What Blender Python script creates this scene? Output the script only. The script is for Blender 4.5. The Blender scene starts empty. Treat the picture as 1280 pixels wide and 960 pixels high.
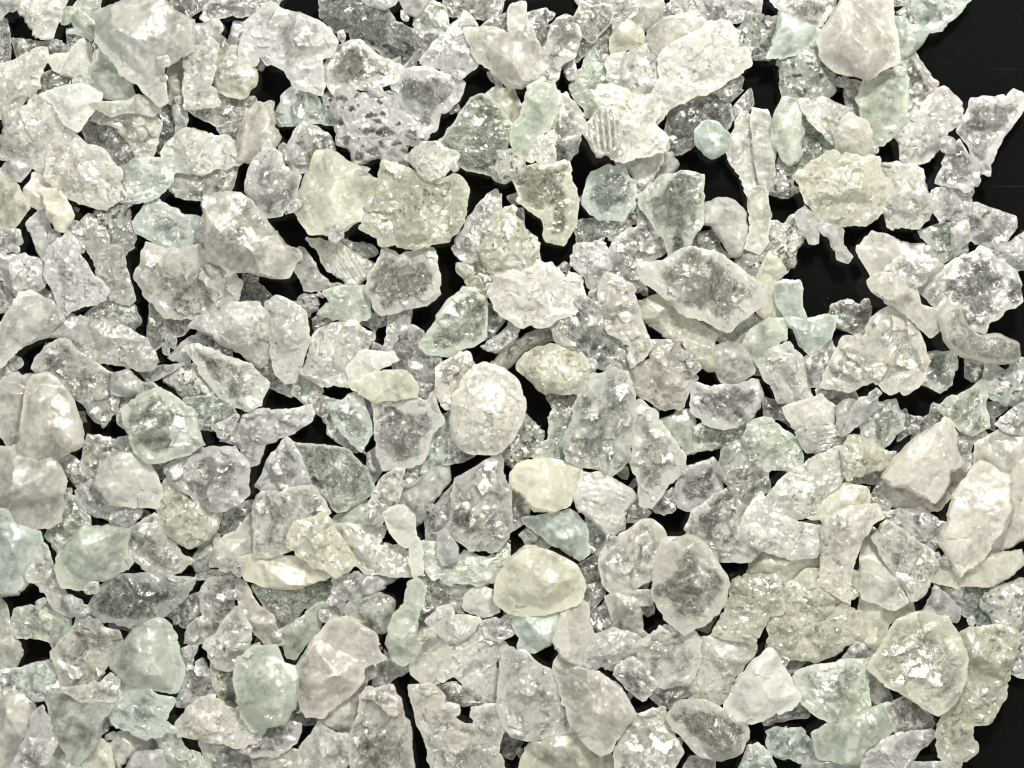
# Rough crystal pieces heaped on a black table top, seen from straight above.
# 1 unit = 1 cm.  Every piece is traced as an outline in tenths of a millimetre
# from the top left corner of the tray area, then grown into a fractured solid.
import bpy, math
import numpy as np
from mathutils import Vector
from mathutils.geometry import delaunay_2d_cdt

scene = bpy.context.scene
col = scene.collection

# ------------------------------------------------------------------ data
# level | surface | tint | outline | label   (the last block has no labels: small chips)
DATA = '''
0|g|w|24,-2 78,-2 75,15 69,28 65,45 55,49 45,45 35,28 25,11|white sugary chunk with sparkling specks, left of the big cloudy chunk with bluish hollow
0|c|k|16,50 50,50 68,48 85,58 75,68 50,70 35,68 20,72|thin grey see-through plate with brown edge, left of the big cloudy chunk with bluish hollow
0|C|g|49,95 65,89 90,95 98,108 82,120 52,122 35,125 45,108|mossy green flat translucent piece, below and left of the big cloudy chunk with bluish hollow
0|m|y|210,80 228,78 232,120 215,130 208,125|narrow yellowish upright flake, below and right of the big cloudy chunk with bluish hollow
0|c|w|235,135 232,122 268,115 302,122 315,122 319,130 302,145 272,155 252,145|clear pointed shard with frosty ripples, below and left of the craggy lavender chunk
0|C|k|195,150 198,138 208,128 218,135 222,165 215,180 205,192 192,178|dark bluish oval clear piece, below the big cloudy chunk with bluish hollow
0|C|v|100,160 110,148 140,152 170,175 172,195 150,212 135,195 108,178|dark lavender glossy slab with grey sheen, below the big cloudy chunk with bluish hollow
0|w|n|212,218 240,212 295,205 292,218 285,240 250,250 215,245|cloudy greyish slab with a split face, above and left of the scratched beige plate
0|m|y|-5,210 15,228 25,240 32,260 15,282 -5,290|yellowish smooth chunk, above and left of the knobbly lavender block
0|m|b|28,235 48,216 75,235 72,255 50,261 30,252|small creamy block, above and left of the knobbly lavender block
0|w|v|252,20 260,-2 320,-5 350,-5 345,5 322,15 302,22 288,18 272,22 275,35 270,40 260,28|lavender branching cluster with hanging tip, above and left of the craggy lavender chunk
0|C|k|402,2 408,-5 452,-2 480,10 495,25 518,40 532,55 525,75 505,82 490,75 455,55 438,50 435,40 420,40 402,20|large dark clear swirled piece with a notch
0|w|g|520,25 528,5 542,1 554,12 562,38 532,42 519,38|greenish clear tongue shaped chip, right of the dark swirled clear piece
0|C|w|560,-2 628,-5 626,10 618,21 585,19 561,12|clear dark trapezoid with pale rim, above and left of the cratered peach chunk
0|w|a|342,148 355,122 372,109 392,110 402,130 416,148 415,155 382,150 352,155|pale aqua hump with bubbly base, below the craggy lavender chunk
0|w|v|350,198 370,162 380,155 395,158 412,172 415,190 395,205 372,215 360,205|lavender cloudy polygonal chunk, left of the spongy holed lavender chunk
0|m|y|376,238 398,195 415,190 445,208 478,232 468,250 455,275 425,292 390,290 372,265|yellow green misty chunk with folded middle, below and left of the spongy holed lavender chunk
0|m|y|608,118 622,109 640,112 650,130 651,140 640,160 620,132|yellow green flake peeking out, above and right of the bottle green clear block
0|m|w|798,-2 825,-2 829,15 828,22 812,35 802,42 790,25|pale frosted chunk, above and left of the huge milk white crystal
0|g|g|712,115 718,95 728,85 738,64 752,72 760,85 762,108 750,118 748,135 735,140 722,128|pale green rough chunk, above the dark grooved fan
0|w|w|690,160 698,120 708,114 720,128 732,148 735,162 722,172 698,175|clear white pear shaped chip, above and left of the dark grooved fan
0|C|k|832,188 835,155 840,138 860,125 892,114 912,128 918,145 908,158 872,175 852,190|broad dark transparent plate with pale lower rim, above and left of the smooth mint pebble
0|w|w|968,-2 1040,-2 1040,10 1025,28 1008,30 992,20 978,10|wide clear chunk cut by the top edge, above and left of the smooth tan boulder
0|w|a|1125,15 1140,0 1145,-5 1212,-5 1200,15 1182,32 1178,39 1160,40 1152,32 1132,28|pale aqua chunk with bubbly hollows, right of the smooth tan boulder
0|m|a|1112,28 1120,24 1160,40 1148,58 1135,70 1122,75 1118,48|pale aqua rounded lump, right of the smooth tan boulder
0|p|k|969,78 978,70 1005,62 1020,52 1025,78 1041,95 1042,115 1030,125 1002,128 978,122 972,102|grey bubbly square chunk like frozen foam, below and left of the smooth tan boulder
0|w|n|1122,80 1142,68 1155,80 1170,102 1165,118 1150,142 1135,150 1130,120|grey clear chunk with a wispy corner, above and right of the pale green barrel
0|C|g|1001,145 1010,145 1035,170 1042,185 1022,202 998,198|dark green transparent wedge, above and left of the straw yellow frosted slab
0|g|v|1118,172 1130,158 1152,142 1165,122 1180,115 1200,130 1200,152 1185,165 1178,180 1160,198 1138,205 1128,192|lavender white rough chunk with a small hole, below and right of the pale green barrel
0|W|v|1195,165 1205,142 1215,124 1258,122 1268,114 1279,122 1279,138 1260,165 1242,198 1225,220 1215,208 1208,185|lone smoky wedge with a cream left corner
0|g|w|1092,204 1120,202 1148,215 1155,235 1165,262 1145,282 1110,282 1100,240|white frosted chunk with soft ridges, right of the straw yellow frosted slab
0|p|k|965,210 975,200 998,198 1004,208 992,220 998,240 985,245 965,238|dark clear cluster of round bubbles, left of the straw yellow frosted slab
0|m|v|34,280 48,265 58,272 60,295 65,312 52,328 45,305|narrow pale prong, above and left of the knobbly lavender block
0|p|k|110,270 140,252 155,255 160,275 170,290 162,312 155,318 135,302 125,285|grey bubbly chunk with a dark pore, above and right of the knobbly lavender block
0|c|n|108,395 135,378 160,385 169,400 162,410 135,402|flat clear wedge with pale rim, below and right of the knobbly lavender block
0|w|a|165,278 182,250 198,248 208,255 230,268 250,275 240,308 212,311 170,292|bluish clear chunk with crossing white veins, above the cut gem like beige chunk
0|C|v|190,375 208,395 248,392 225,415 185,435 186,400|clear lavender triangular blade hanging below, below and left of the cut gem like beige chunk
0|c|k|298,348 304,342 325,360 335,370 332,382 298,379|dark see-through wedge, below the scratched beige plate
0|p|w|205,480 212,465 232,452 250,465 275,495 288,512 265,515 230,498|bubbly pale fragment tucked underneath, above and right of the round mint icy nugget
0|m|n|370,318 375,312 395,332 412,352 424,355 422,360 402,365 380,362 372,345|grey triangular chip with a round pore, above the tall white egg
0|C|v|488,438 500,415 515,405 528,415 528,435 548,450 548,480 550,500 535,505 525,480 495,465|dark grey smoky sheet, above the tooth like clear square
0|w|g|368,472 378,465 400,475 400,490 385,505 368,492|small pale green glassy chip, below the tall white egg
0|w|y|571,331 585,330 605,325 615,342 618,365 600,368 585,358|greenish smooth flake with a small square glint, left of the snowy white slab
0|T|b|612,458 625,440 645,425 670,412 690,411 695,425 680,430 655,440 632,462|curved brownish tube like rod, above and left of the pale yellow sugar drop
0|c|k|722,278 755,274 756,290 750,301 724,306|dark square piece with silvery streaks, above and right of the snowy white slab
0|p|n|760,275 782,265 788,240 802,240 804,270 788,282 770,304 760,290|grey rough pitted shard, below the dark grooved fan
0|s|n|880,405 910,415 938,395 958,400 942,415 928,432 905,428 892,420|clear streaky base fragment, below and right of the huge angular white rimmed crystal
0|w|k|691,405 718,388 750,372 755,400 760,415 785,432 786,460 760,458 736,458 720,438 700,428|dark greenish glassy chunk with silvery scratches, above and right of the pale yellow sugar drop
0|p|n|958,278 970,278 992,271 998,282 1005,288 990,328 980,330 960,312|jagged grey sparkly chip, below and left of the straw yellow frosted slab
0|g|v|1164,250 1172,240 1212,238 1211,252 1190,265 1175,275 1168,262|small lavender rough chip, below and left of the lone smoky wedge
0|w|v|1182,270 1205,258 1222,254 1242,260 1268,272 1272,285 1258,302 1242,318 1230,308 1210,290 1200,275|dark purple grey clear chunk with white flecks, above the pinkish slab with squared window
0|w|g|1150,290 1180,278 1208,280 1211,315 1185,326 1175,330 1168,318|squarish greenish clear chip, above and left of the pinkish slab with squared window
0|c|n|1038,395 1042,380 1060,375 1072,380 1090,382 1090,395 1080,415 1068,418 1048,410|grey cloudy transparent flake with ragged top, above and left of the folded pinkish pyramid
0|w|a|1150,462 1160,442 1192,441 1196,458 1190,480 1175,488 1155,480|pale aqua grey square chip, below and left of the bent glassy tube
0|w|v|1001,455 1018,438 1035,424 1048,440 1038,460 1028,480 1010,480|dark lavender glossy pillow shaped chip, left of the folded pinkish pyramid
0|g|v|68,572 85,570 110,588 125,600 108,615 95,610 85,598|small pinkish crumb, below and right of the smooth beige boulder at left
0|w|n|145,505 150,480 185,480 198,490 155,512 152,528|grey clear curl, above and left of the round mint icy nugget
0|c|a|235,502 265,495 288,505 292,518 265,535 252,532|dark teal clear chip, right of the round mint icy nugget
0|w|b|102,580 112,548 145,552 158,566 130,580 120,595|grey beige three cornered chip, below and right of the smooth beige boulder at left
0|c|n|272,640 312,628 320,640 288,665 272,668 275,652|grey clear scale, below and left of the dark green glassy leaf
0|m|g|232,705 260,672 272,668 270,692 260,710 245,715|pale grey green sliver, above and right of the eye shaped smoky crystal
0|w|g|56,670 80,625 92,625 112,645 110,658 88,675 75,690|grey green glittery chip, above and left of the eye shaped smoky crystal
0|w|a|552,522 564,520 564,562 558,580 532,590 520,588 525,578 540,542|aqua glassy strip, below and right of the tooth like clear square
0|w|n|385,502 398,495 420,502 418,518 430,540 450,562 455,568 435,562 410,545 405,530|grey rough piece with bubbles, above the dark green glassy leaf
0|m|n|498,612 520,602 545,585 561,585 560,602 535,635 532,648 520,652 498,628|smoky grey beige shell shaped piece, left of the pointed glassy pyramid
0|w|v|532,650 548,628 570,600 566,640 560,665 550,675 535,675|dark lavender sparkling flank, left of the pointed glassy pyramid
0|m|g|415,652 432,635 452,625 460,640 455,652 422,658|pale green wedge, below the dark green glassy leaf
0|p|k|628,568 640,545 658,515 668,525 682,542 678,555 660,568 648,580 635,578|dark bubbly sparkling chunk, below and right of the rounded cream sugary nugget
0|w|g|660,568 668,558 685,550 688,518 695,512 715,518 708,550 705,575 688,572|greenish clear bubbly strip, left of the cratered glassy chunk
0|m|g|828,528 848,514 862,515 869,535 868,562 855,568 848,552|pale green smooth tablet, right of the cratered glassy chunk
0|w|g|885,530 905,534 935,528 938,538 928,555 905,558 890,562 870,560 869,536|pale green transparent piece, above and left of the long rough log
0|W|v|845,620 852,588 870,582 890,575 900,585 900,615 880,635 850,632|clear piece enclosing a dark lavender ball, right of the pearly silky chunk
0|w|n|860,660 870,640 910,616 932,635 928,678 950,682 952,688 935,700 895,698 880,678|grey cloudy chunk with rounded top, above and right of the large pinkish round chunk
0|m|b|1102,605 1115,608 1135,610 1165,622 1185,610 1190,620 1175,635 1148,638 1115,630|beige rim piece, below the pinkish pyramid with bright apex
0|w|g|15,788 22,766 50,755 62,756 85,772 85,785 78,798 58,801 25,795|green lens shaped chip, left of the eye shaped smoky crystal
0|c|v|205,768 225,748 245,745 248,768 232,785 218,775|dark lavender clear chip, right of the eye shaped smoky crystal
0|m|g|60,960 75,920 88,940 105,950 100,972 60,972|pale green chunk cut by the bottom edge, below and left of the sage green dome
0|m|y|105,950 118,938 125,925 140,935 142,970 108,970|bright yellowish chip at the bottom edge, below and left of the sage green dome
0|m|b|140,935 150,920 175,918 200,918 200,940 160,950 150,960|yellow beige smooth slab, below the sage green dome
0|w|n|250,922 292,930 332,932 345,945 342,972 265,972 258,952|grey clear lump at the bottom edge, below and left of the jade green chunk
0|C|g|320,735 370,730 415,720 420,740 402,755 380,762 358,788 348,790 335,760|large dark green glassy wedge, above and left of the tan speckled oval
0|m|g|348,792 365,778 402,755 398,788 380,810 368,828 358,820|translucent greenish wing, above and left of the tan speckled oval
0|w|n|528,720 560,715 605,730 590,742 575,765 545,758 532,740|grey glistening chunk, left of the olive cream dome
0|m|y|320,942 358,940 370,941 365,972 320,972|yellow grey slab cut by the bottom edge, below the jade green chunk
0|g|b|858,860 865,840 872,828 875,802 905,798 940,808 940,820 928,832 918,850 912,875 890,880 868,870|pinkish sugary mass with soft bumps, above and left of the bright white smooth wedge
0|m|y|935,715 950,692 975,688 1025,695 1030,712 1010,725 982,735 960,735|yellow green smooth slab, below the long rough log
0|m|y|1072,775 1080,735 1115,745 1135,742 1139,765 1112,780 1105,802 1096,816 1080,800|cream chunk narrowing to a lower tip, above and left of the golden cream nugget
0|C|a|1198,758 1202,730 1230,725 1252,730 1232,750 1242,780 1222,778|bluish grey glassy chunk with a small glint, above and right of the golden cream nugget
0|p|v|1265,795 1288,785 1288,850 1265,848 1258,840|lavender rough chunk at the right frame, above and right of the long yellow green chunk
0|m|w|1082,845 1095,840 1110,858 1115,878 1100,882 1088,870|small pale oval chip, below and left of the golden cream nugget
0|w|a|960,918 972,911 1002,910 1015,928 1020,945 1008,958 985,950 965,942|pale aqua cloudy flat chip, below and right of the bright white smooth wedge
1|m|g|90,8 100,-2 122,-2 122,15 130,22 122,40 112,48 100,42 86,38 90,29 78,26 76,10|pale green chunk with glinting frosty top, left of the big cloudy chunk with bluish hollow
1|g|b|-10,92 12,80 25,72 42,64 55,62 55,72 50,90 46,105 32,122 15,135 -10,150|beige grainy tabular slab, left of the big cloudy chunk with bluish hollow
1|m|w|59,70 82,68 99,52 108,55 115,75 110,92 90,95 68,85|milky two pronged wedge, left of the big cloudy chunk with bluish hollow
1|m|g|120,65 130,61 142,68 152,88 162,105 165,122 142,125 112,112 95,105 92,95 110,95 116,78|pale green fin shaped shard, below and left of the big cloudy chunk with bluish hollow
1|m|n|125,20 162,1 200,2 220,20 242,30 240,62 225,75 208,80 205,95 208,125 200,130 175,105 155,92 148,78 125,55 122,32|very large cloudy chunk with a bluish hollow near its top
1|w|y|269,78 275,62 295,58 308,70 319,88 320,105 305,122 282,118 269,108|rounded cream nugget with a bright silky gleam, below and left of the craggy lavender chunk
1|g|w|48,128 60,125 72,135 78,152 62,200 50,208 15,200 0,195 8,150 25,138|broad white frosty lump with grainy face
1|w|b|120,132 160,140 190,142 198,155 192,180 185,200 172,192 150,160 118,148|beige curved piece with dished face, below the big cloudy chunk with bluish hollow
1|s|a|150,212 175,196 198,200 212,218 208,232 188,245 155,248 148,230|bluish white blocky chunk with fine wrinkles
1|g|w|205,192 218,175 245,160 298,185 298,200 275,208 240,215 212,215|sparkling white angular block with silvery pits, above and left of the scratched beige plate
1|m|b|308,145 322,130 342,129 342,160 348,172 335,190 315,202 298,201 300,175|tan upright frosted flake, below the craggy lavender chunk
1|w|v|302,62 310,32 320,20 340,5 358,15 402,35 419,55 415,70 405,78 402,118 372,108 358,88 338,78 328,72 320,82 302,78|large lavender craggy chunk with a narrow foot
1|W|n|406,90 420,62 448,54 470,68 500,85 495,100 475,110 460,115 432,110 425,120 415,115|grey green glassy hump with a pale ridge, below the dark swirled clear piece
1|w|v|522,80 530,68 560,42 580,20 592,32 588,45 600,72 590,85 570,91 542,85|lavender triangular chunk with bubbly face, above and right of the tooth shaped lavender chunk
1|m|b|640,8 655,5 660,25 670,50 678,75 672,100 652,110 638,108 620,92 600,72 588,52 585,38 615,35 635,38 635,15|big peach white chunk with small craters along its top
1|W|v|492,108 500,92 518,84 540,86 570,95 579,105 572,125 550,142 545,160 532,170 520,155 505,135 495,122|tooth shaped lavender chunk with a white rim and dark window
1|P|v|420,140 425,118 438,111 450,119 470,114 492,120 495,135 510,150 532,172 528,185 510,185 508,205 490,205 470,198 445,206 432,190 420,172 418,150|big spongy lavender chunk riddled with black holes
1|w|v|320,198 338,179 358,208 375,222 370,240 365,265 335,270 312,240 315,212|lavender jagged chunk with feathery streaks, above and right of the scratched beige plate
1|g|y|480,205 505,213 535,228 572,221 584,240 580,275 560,300 520,310 480,305 455,285 470,250|large straw yellow slab speckled with dark pits
1|g|w|509,198 528,182 545,179 555,188 574,190 568,205 555,220 540,225 528,218 522,208|small lumpy white nugget with warty surface, above the pitted straw yellow slab
1|C|g|552,178 570,150 585,128 598,120 615,125 635,148 642,162 628,192 618,214 585,210 568,198|dark bottle green clear block with a bright edge glint
1|p|w|618,212 630,192 645,191 658,200 655,215 630,228 616,222|small sparkling white pebble, below and right of the bottle green clear block
1|w|w|695,30 718,35 725,48 718,72 705,85 698,100 690,110 672,108 660,118 658,108 675,100 678,68|long translucent blade with silver sheen, right of the cratered peach chunk
1|C|w|718,32 728,6 742,9 761,10 758,28 740,49 728,42|clear white faceted chip, right of the cratered peach chunk
1|m|y|762,50 770,35 785,28 800,38 812,60 800,60 775,65 765,72|greenish beige fan shaped piece, left of the huge milk white crystal
1|w|v|842,-2 950,-2 952,10 945,20 928,25 890,32 875,25 870,20 850,18|wide lavender grey lump with a dark streaked centre, above the huge milk white crystal
1|m|b|812,40 830,24 860,19 875,28 865,40 845,58 825,72 812,58|tan yellow bumpy lump, above and left of the huge milk white crystal
1|g|w|758,75 768,65 790,64 812,59 825,72 830,100 815,125 800,140 780,140 762,112|rugged white block with a hollow in its face, left of the huge milk white crystal
1|g|w|768,198 790,185 825,178 832,182 825,202 818,228 802,235 788,220 770,208|white rough wedge pointing down, below and right of the dark grooved fan
1|m|g|660,120 675,108 692,108 700,125 695,142 685,160 668,175 660,200 642,180 642,160 652,145|long pale mint chunk leaning to the right, right of the bottle green clear block
1|g|w|659,200 672,172 688,162 695,172 690,198 675,205|greenish white speckled chip, left of the dark grooved fan
1|g|w|906,182 915,165 928,135 938,138 942,150 950,208 952,240 935,240 922,212 912,195|tall rough white lump with glittering face, right of the smooth mint pebble
1|m|w|942,138 958,139 965,162 968,225 955,240 949,208|pale upright splinter, right of the smooth mint pebble
1|W|a|732,225 740,215 760,206 778,210 790,230 790,255 775,272 750,270 731,252|aqua glassy cube with a dark crease, below the dark grooved fan
1|W|y|645,220 655,212 678,206 708,206 712,225 721,250 720,280 705,308 685,300 675,275 650,250|yellowish plate with a dark bubble window, below and left of the dark grooved fan
1|p|k|922,40 935,25 958,24 970,28 960,72 938,74 922,60|dark bubbly chunk with purple glints, above and right of the huge milk white crystal
1|m|a|960,72 968,50 975,20 988,22 1020,38 1019,50 1000,65 978,70|pale aqua cone with a smooth shiny ridge, left of the smooth tan boulder
1|m|g|1072,125 1082,98 1100,90 1125,85 1135,100 1132,145 1120,165 1100,178 1089,181 1080,160|large pale green barrel shaped chunk with satin sheen
1|m|g|965,175 968,145 980,125 1000,128 1001,142 999,190 988,205 979,200|pale green upright blade, right of the smooth mint pebble
1|g|w|1002,128 1035,125 1060,138 1052,155 1040,175 1025,160 1008,142|white sugary crust, left of the pale green barrel
1|m|b|1042,172 1048,158 1060,144 1080,158 1090,178 1091,200 1080,205 1048,195|pinkish beige flat flake, below and left of the pale green barrel
1|W|v|1172,225 1185,185 1198,178 1210,198 1218,220 1220,230 1210,240 1185,232|small lavender chunk with a dark centre, below and left of the lone smoky wedge
1|g|v|2,320 30,318 50,330 61,348 48,362 22,368 8,355 -1,340|roundish lavender white nugget, left of the knobbly lavender block
1|g|w|88,288 110,272 128,288 136,306 150,312 160,340 170,375 160,382 140,372 125,348 115,325|tall white flank with small dark specks, above and right of the knobbly lavender block
1|w|b|185,308 208,311 248,310 265,320 288,338 298,355 292,375 270,390 232,395 208,395 190,375 175,345|large beige cut gem like chunk with fine glossy lines
1|m|w|-10,430 -2,410 10,390 25,368 40,365 65,378 78,398 65,412 58,420 30,430 12,445 0,455|pale cone shaped chunk with smooth shoulders, below and left of the knobbly lavender block
1|g|w|88,412 102,400 132,402 162,412 185,425 200,452 190,462 175,462 140,455 118,455 95,438|flat white speckled slab with dark mottled hollow, below and right of the knobbly lavender block
1|w|n|45,458 58,430 82,425 110,445 140,470 145,510 128,535 105,510 85,490 60,470|grey glossy elongated chunk with wet sheen
1|w|w|232,435 250,430 280,445 310,458 330,480 325,505 305,512 280,500 255,470|translucent white diagonal slab, below and left of the tall white egg
1|g|w|238,408 250,392 275,390 290,381 320,381 335,395 338,435 332,455 320,458 295,442 265,420|sparkling white chunk with fine silky rays, left of the tall white egg
1|s|w|382,298 405,302 420,302 465,328 465,340 445,359 430,350 408,338 395,315|clear feather shaped flake with long fine striations, left of the rounded square glassy chunk
1|m|g|400,392 412,378 402,365 420,360 452,359 460,375 462,392 448,402 432,400 415,396|layered greenish plate, below and left of the rounded square glassy chunk
1|W|n|460,345 470,322 480,310 500,318 538,315 546,335 546,365 535,380 515,385 480,390 468,382 459,365|rounded square glassy grey chunk with a thin rim
1|w|v|566,308 582,282 602,255 618,240 626,245 625,265 612,275 608,298 598,320 580,326 570,318|lavender elongated chunk with a knobbed end, right of the pitted straw yellow slab
1|W|g|528,432 545,405 562,378 580,364 592,365 608,382 610,425 590,432 570,442 558,445 535,440|greenish clear trapezoid with a bright vertical glint
1|g|w|390,430 402,412 435,400 465,415 465,430 452,440 438,455 435,478 402,478 378,465|white faceted chunk with silvery smudged base, right of the tall white egg
1|p|y|605,310 612,285 622,270 640,262 655,290 668,300 671,325 655,342 625,342 608,338|yellowish grey bubbly lump, above and left of the snowy white slab
1|w|b|548,462 572,445 582,440 592,460 582,478 580,500 560,505 549,490|beige folded chip, above and left of the rounded cream sugary nugget
1|g|v|712,320 722,305 745,301 758,304 761,325 758,345 750,369 738,365 732,345 715,332|lavender white molar shaped chip, above and right of the snowy white slab
1|w|v|761,330 772,300 788,288 810,280 825,292 838,310 825,322 800,335 798,345 805,358 795,364 780,355 762,340|lavender chunk with dark facets and sparkles
1|W|g|800,255 812,235 830,222 850,215 878,220 876,255 875,280 865,300 858,328 840,320 825,295 812,275|large pale green chunk with dark bubbles inside, below and left of the smooth mint pebble
1|m|y|801,380 815,372 830,370 850,390 870,402 895,420 890,438 898,460 885,464 868,452 852,430 838,425 822,412 805,395|pale yellow green slab sloping down to the right
1|m|w|890,435 910,429 928,432 942,452 942,465 920,478 902,478 892,458|round greyish white pebble, below the huge angular white rimmed crystal
1|m|w|878,258 900,248 915,250 932,265 934,290 925,318 915,320 900,295 890,278 879,278|ivory egg shaped chip with pointed base, above the huge angular white rimmed crystal
1|m|b|932,235 955,235 960,265 958,302 948,318 931,310 938,280|narrow beige white column, above and right of the huge angular white rimmed crystal
1|m|y|945,348 960,318 975,325 986,339 972,352 970,378 982,395 968,398 950,388|cream green folded chip, right of the huge angular white rimmed crystal
1|m|g|930,435 940,415 962,400 982,401 982,422 962,440 950,455 942,448|smooth sage green mound, below and right of the huge angular white rimmed crystal
1|g|b|785,458 810,448 815,429 848,430 862,452 865,472 855,510 830,515 800,495 788,480|pinkish frosted chunk with a small dark pit, above and right of the cratered glassy chunk
1|g|v|1245,322 1255,305 1275,291 1288,290 1288,335 1270,342 1255,335|lavender sugary chunk cut by the right frame
1|m|b|1072,310 1090,291 1110,294 1135,308 1155,310 1175,332 1160,352 1145,362 1110,348 1092,345 1080,328|pinkish blocky chunk with torn left edge, below and right of the straw yellow frosted slab
1|w|b|1030,480 1055,428 1080,420 1090,400 1110,385 1132,397 1146,420 1155,445 1148,475 1135,490 1110,492 1090,480 1060,490|big pinkish white pyramid like chunk with folded top
1|g|w|948,455 955,438 985,430 1000,450 1010,480 1012,500 990,510 970,500|white speckled frosty oval, left of the folded pinkish pyramid
1|m|a|970,355 982,350 998,352 1001,372 1010,398 1040,400 1035,420 1020,432 1012,440 1000,430 988,402 972,380|pale aqua twisted ribbon like chunk, above and left of the folded pinkish pyramid
1|p|a|1232,472 1235,455 1258,458 1280,448 1290,465 1290,500 1260,505 1232,490|pale aqua bubbly chunk at the frame, below and right of the bent glassy tube
1|m|b|-5,480 15,470 40,470 32,502 28,542 20,555 8,555 -5,530|smooth beige half hidden slab, left of the smooth beige boulder at left
1|m|b|-5,558 8,562 25,560 50,575 68,572 85,600 82,620 78,650 65,660 50,660 15,655 -5,630|broad pinkish beige slab with a few sparkles, below the smooth beige boulder at left
1|w|v|98,615 125,600 140,628 172,632 175,640 160,665 142,658 112,640|lavender glittering piece with dark creases, above the eye shaped smoky crystal
1|w|v|278,550 300,525 320,512 352,512 385,508 388,518 362,542 335,558 322,578 310,580 295,558|long lavender wing shaped rough piece, above and left of the dark green glassy leaf
1|g|y|195,630 210,600 240,620 272,640 272,655 260,672 240,680 222,680 198,658|yellow green bubbly chunk with golden sparkle, below the round mint icy nugget
1|w|b|160,665 192,642 200,660 225,685 240,700 225,715 190,716 172,702 150,685|pinkish lumpy chunk with grey hollow, above the eye shaped smoky crystal
1|m|b|270,678 295,666 308,650 322,640 332,650 325,688 308,702 282,715 265,705|pinkish white diagonal lump, above and right of the eye shaped smoky crystal
1|m|a|-5,635 10,640 18,655 50,665 54,675 45,700 38,720 22,740 -5,740|smooth aqua wedge at the left frame, left of the eye shaped smoky crystal
1|w|w|42,705 54,682 61,698 72,720 82,750 88,768 70,758 55,740 38,720|narrow white glistening shard, left of the eye shaped smoky crystal
1|m|g|78,695 108,660 142,658 160,665 160,688 162,702 140,718 110,732 82,730 72,710|big pale sage wedge with white sheen, above and left of the eye shaped smoky crystal
1|W|w|468,505 490,500 532,499 542,496 551,525 540,542 532,565 525,578 495,585 480,585 472,568 468,530|tooth like square clear chunk with upright ribs
1|w|v|320,608 335,580 358,549 368,560 380,585 386,610 358,612 328,615|lavender cone with a shadowed tip, left of the dark green glassy leaf
1|C|g|368,558 408,558 435,565 455,585 462,608 455,622 422,640 412,625 388,595 380,578|large dark green glassy leaf shaped piece
1|g|b|422,660 460,655 482,660 478,680 500,688 518,698 515,715 462,715 440,700 425,672|peach white block with flat top, below and right of the dark green glassy leaf
1|w|w|458,635 480,600 495,590 505,588 500,608 495,628 480,640 468,640|clear white wrinkled chip, right of the dark green glassy leaf
1|s|g|530,682 548,680 555,705 572,705 582,690 610,695 635,680 636,705 622,720 595,730 545,720 532,705|green base piece with fine vertical grooves, below the pointed glassy pyramid
1|w|w|790,518 798,500 815,512 830,532 845,555 854,572 852,590 838,602 815,630 802,630 800,605 788,578 790,550|long pale slab leaning to the right, below and right of the cratered glassy chunk
1|W|v|866,512 865,492 870,482 890,485 922,480 945,478 952,492 950,510 930,528 905,534 880,528|white chunk with grey glassy band and a bright streak
1|w|k|900,590 905,565 922,555 942,568 958,590 958,610 938,625 920,622|dark smoky crinkled nugget, left of the long rough log
1|g|g|935,555 938,532 955,525 980,540 998,555 998,590 975,585 960,588|pale green grainy chunk, above and left of the long rough log
1|w|b|750,700 760,680 788,662 802,650 815,650 829,665 830,680 825,705 820,720 800,728 780,750 758,732|pinkish pebble with wispy cracks, above and left of the large pinkish round chunk
1|g|w|925,670 930,650 940,625 950,616 965,635 995,652 1020,662 1022,678 1015,692 990,695 960,688|white sugary wedge with a sharp tip, below and left of the long rough log
1|m|w|985,512 1008,502 1025,495 1042,508 1040,528 1025,534 995,532|glossy white boat shaped chip, above and left of the lacy straw yellow chunk
1|w|a|1078,528 1085,512 1110,502 1120,500 1132,525 1130,538 1102,555 1082,548|pale mint rounded chip with wisps, above and right of the lacy straw yellow chunk
1|s|n|992,540 1008,534 1038,535 1055,548 1042,562 1025,568 1008,562|grey white striped chip, left of the lacy straw yellow chunk
1|w|g|1178,512 1198,495 1230,480 1234,508 1236,530 1218,542 1200,535|yellowish green clear chunk with a blue grey corner
1|m|b|1220,555 1238,545 1265,538 1280,545 1288,555 1288,580 1268,580 1252,598 1220,585 1218,568|smooth beige flat topped slab, above the huge creamy beige slab
1|m|b|1255,598 1268,580 1288,575 1288,670 1265,685 1235,692 1258,640|large beige slab at the right frame, right of the huge creamy beige slab
1|m|y|1160,720 1175,700 1210,705 1235,695 1270,692 1275,705 1260,720 1235,730 1198,732|cream slab with glossy lower rim, below the huge creamy beige slab
1|g|w|960,622 985,595 1022,570 1052,560 1058,592 1052,602 1042,620 1010,645 990,648 965,635|long white rough log shaped chunk
1|m|y|1010,645 1042,620 1055,605 1070,605 1085,610 1082,632 1062,635 1028,648|grey cream slanting flake, below and right of the long rough log
1|m|b|1080,680 1088,665 1095,680 1108,702 1120,720 1132,750 1115,755 1080,745 1078,705|pointed pinkish white spire, above and left of the golden cream nugget
1|w|v|1104,640 1120,638 1152,635 1175,650 1185,655 1175,678 1165,685 1135,662 1112,650|lavender white lens shaped chunk with bright shine, left of the huge creamy beige slab
1|m|b|-5,748 5,758 12,778 16,800 26,815 20,832 5,840 -5,838|smooth peach chunk at the left frame, left of the eye shaped smoky crystal
1|w|b|65,815 88,792 100,775 120,778 130,786 145,792 148,812 135,828 125,850 105,860 82,860 72,842|pinkish grey rounded nugget with a dark pit low down
1|w|n|230,805 232,785 248,768 248,742 262,725 288,725 292,758 295,765 275,790 262,802|tall grey cloudy crystal, right of the eye shaped smoky crystal
1|m|b|291,728 302,728 322,755 335,768 350,802 338,808 318,788 298,760|long narrow beige splinter, above the jade green chunk
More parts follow.
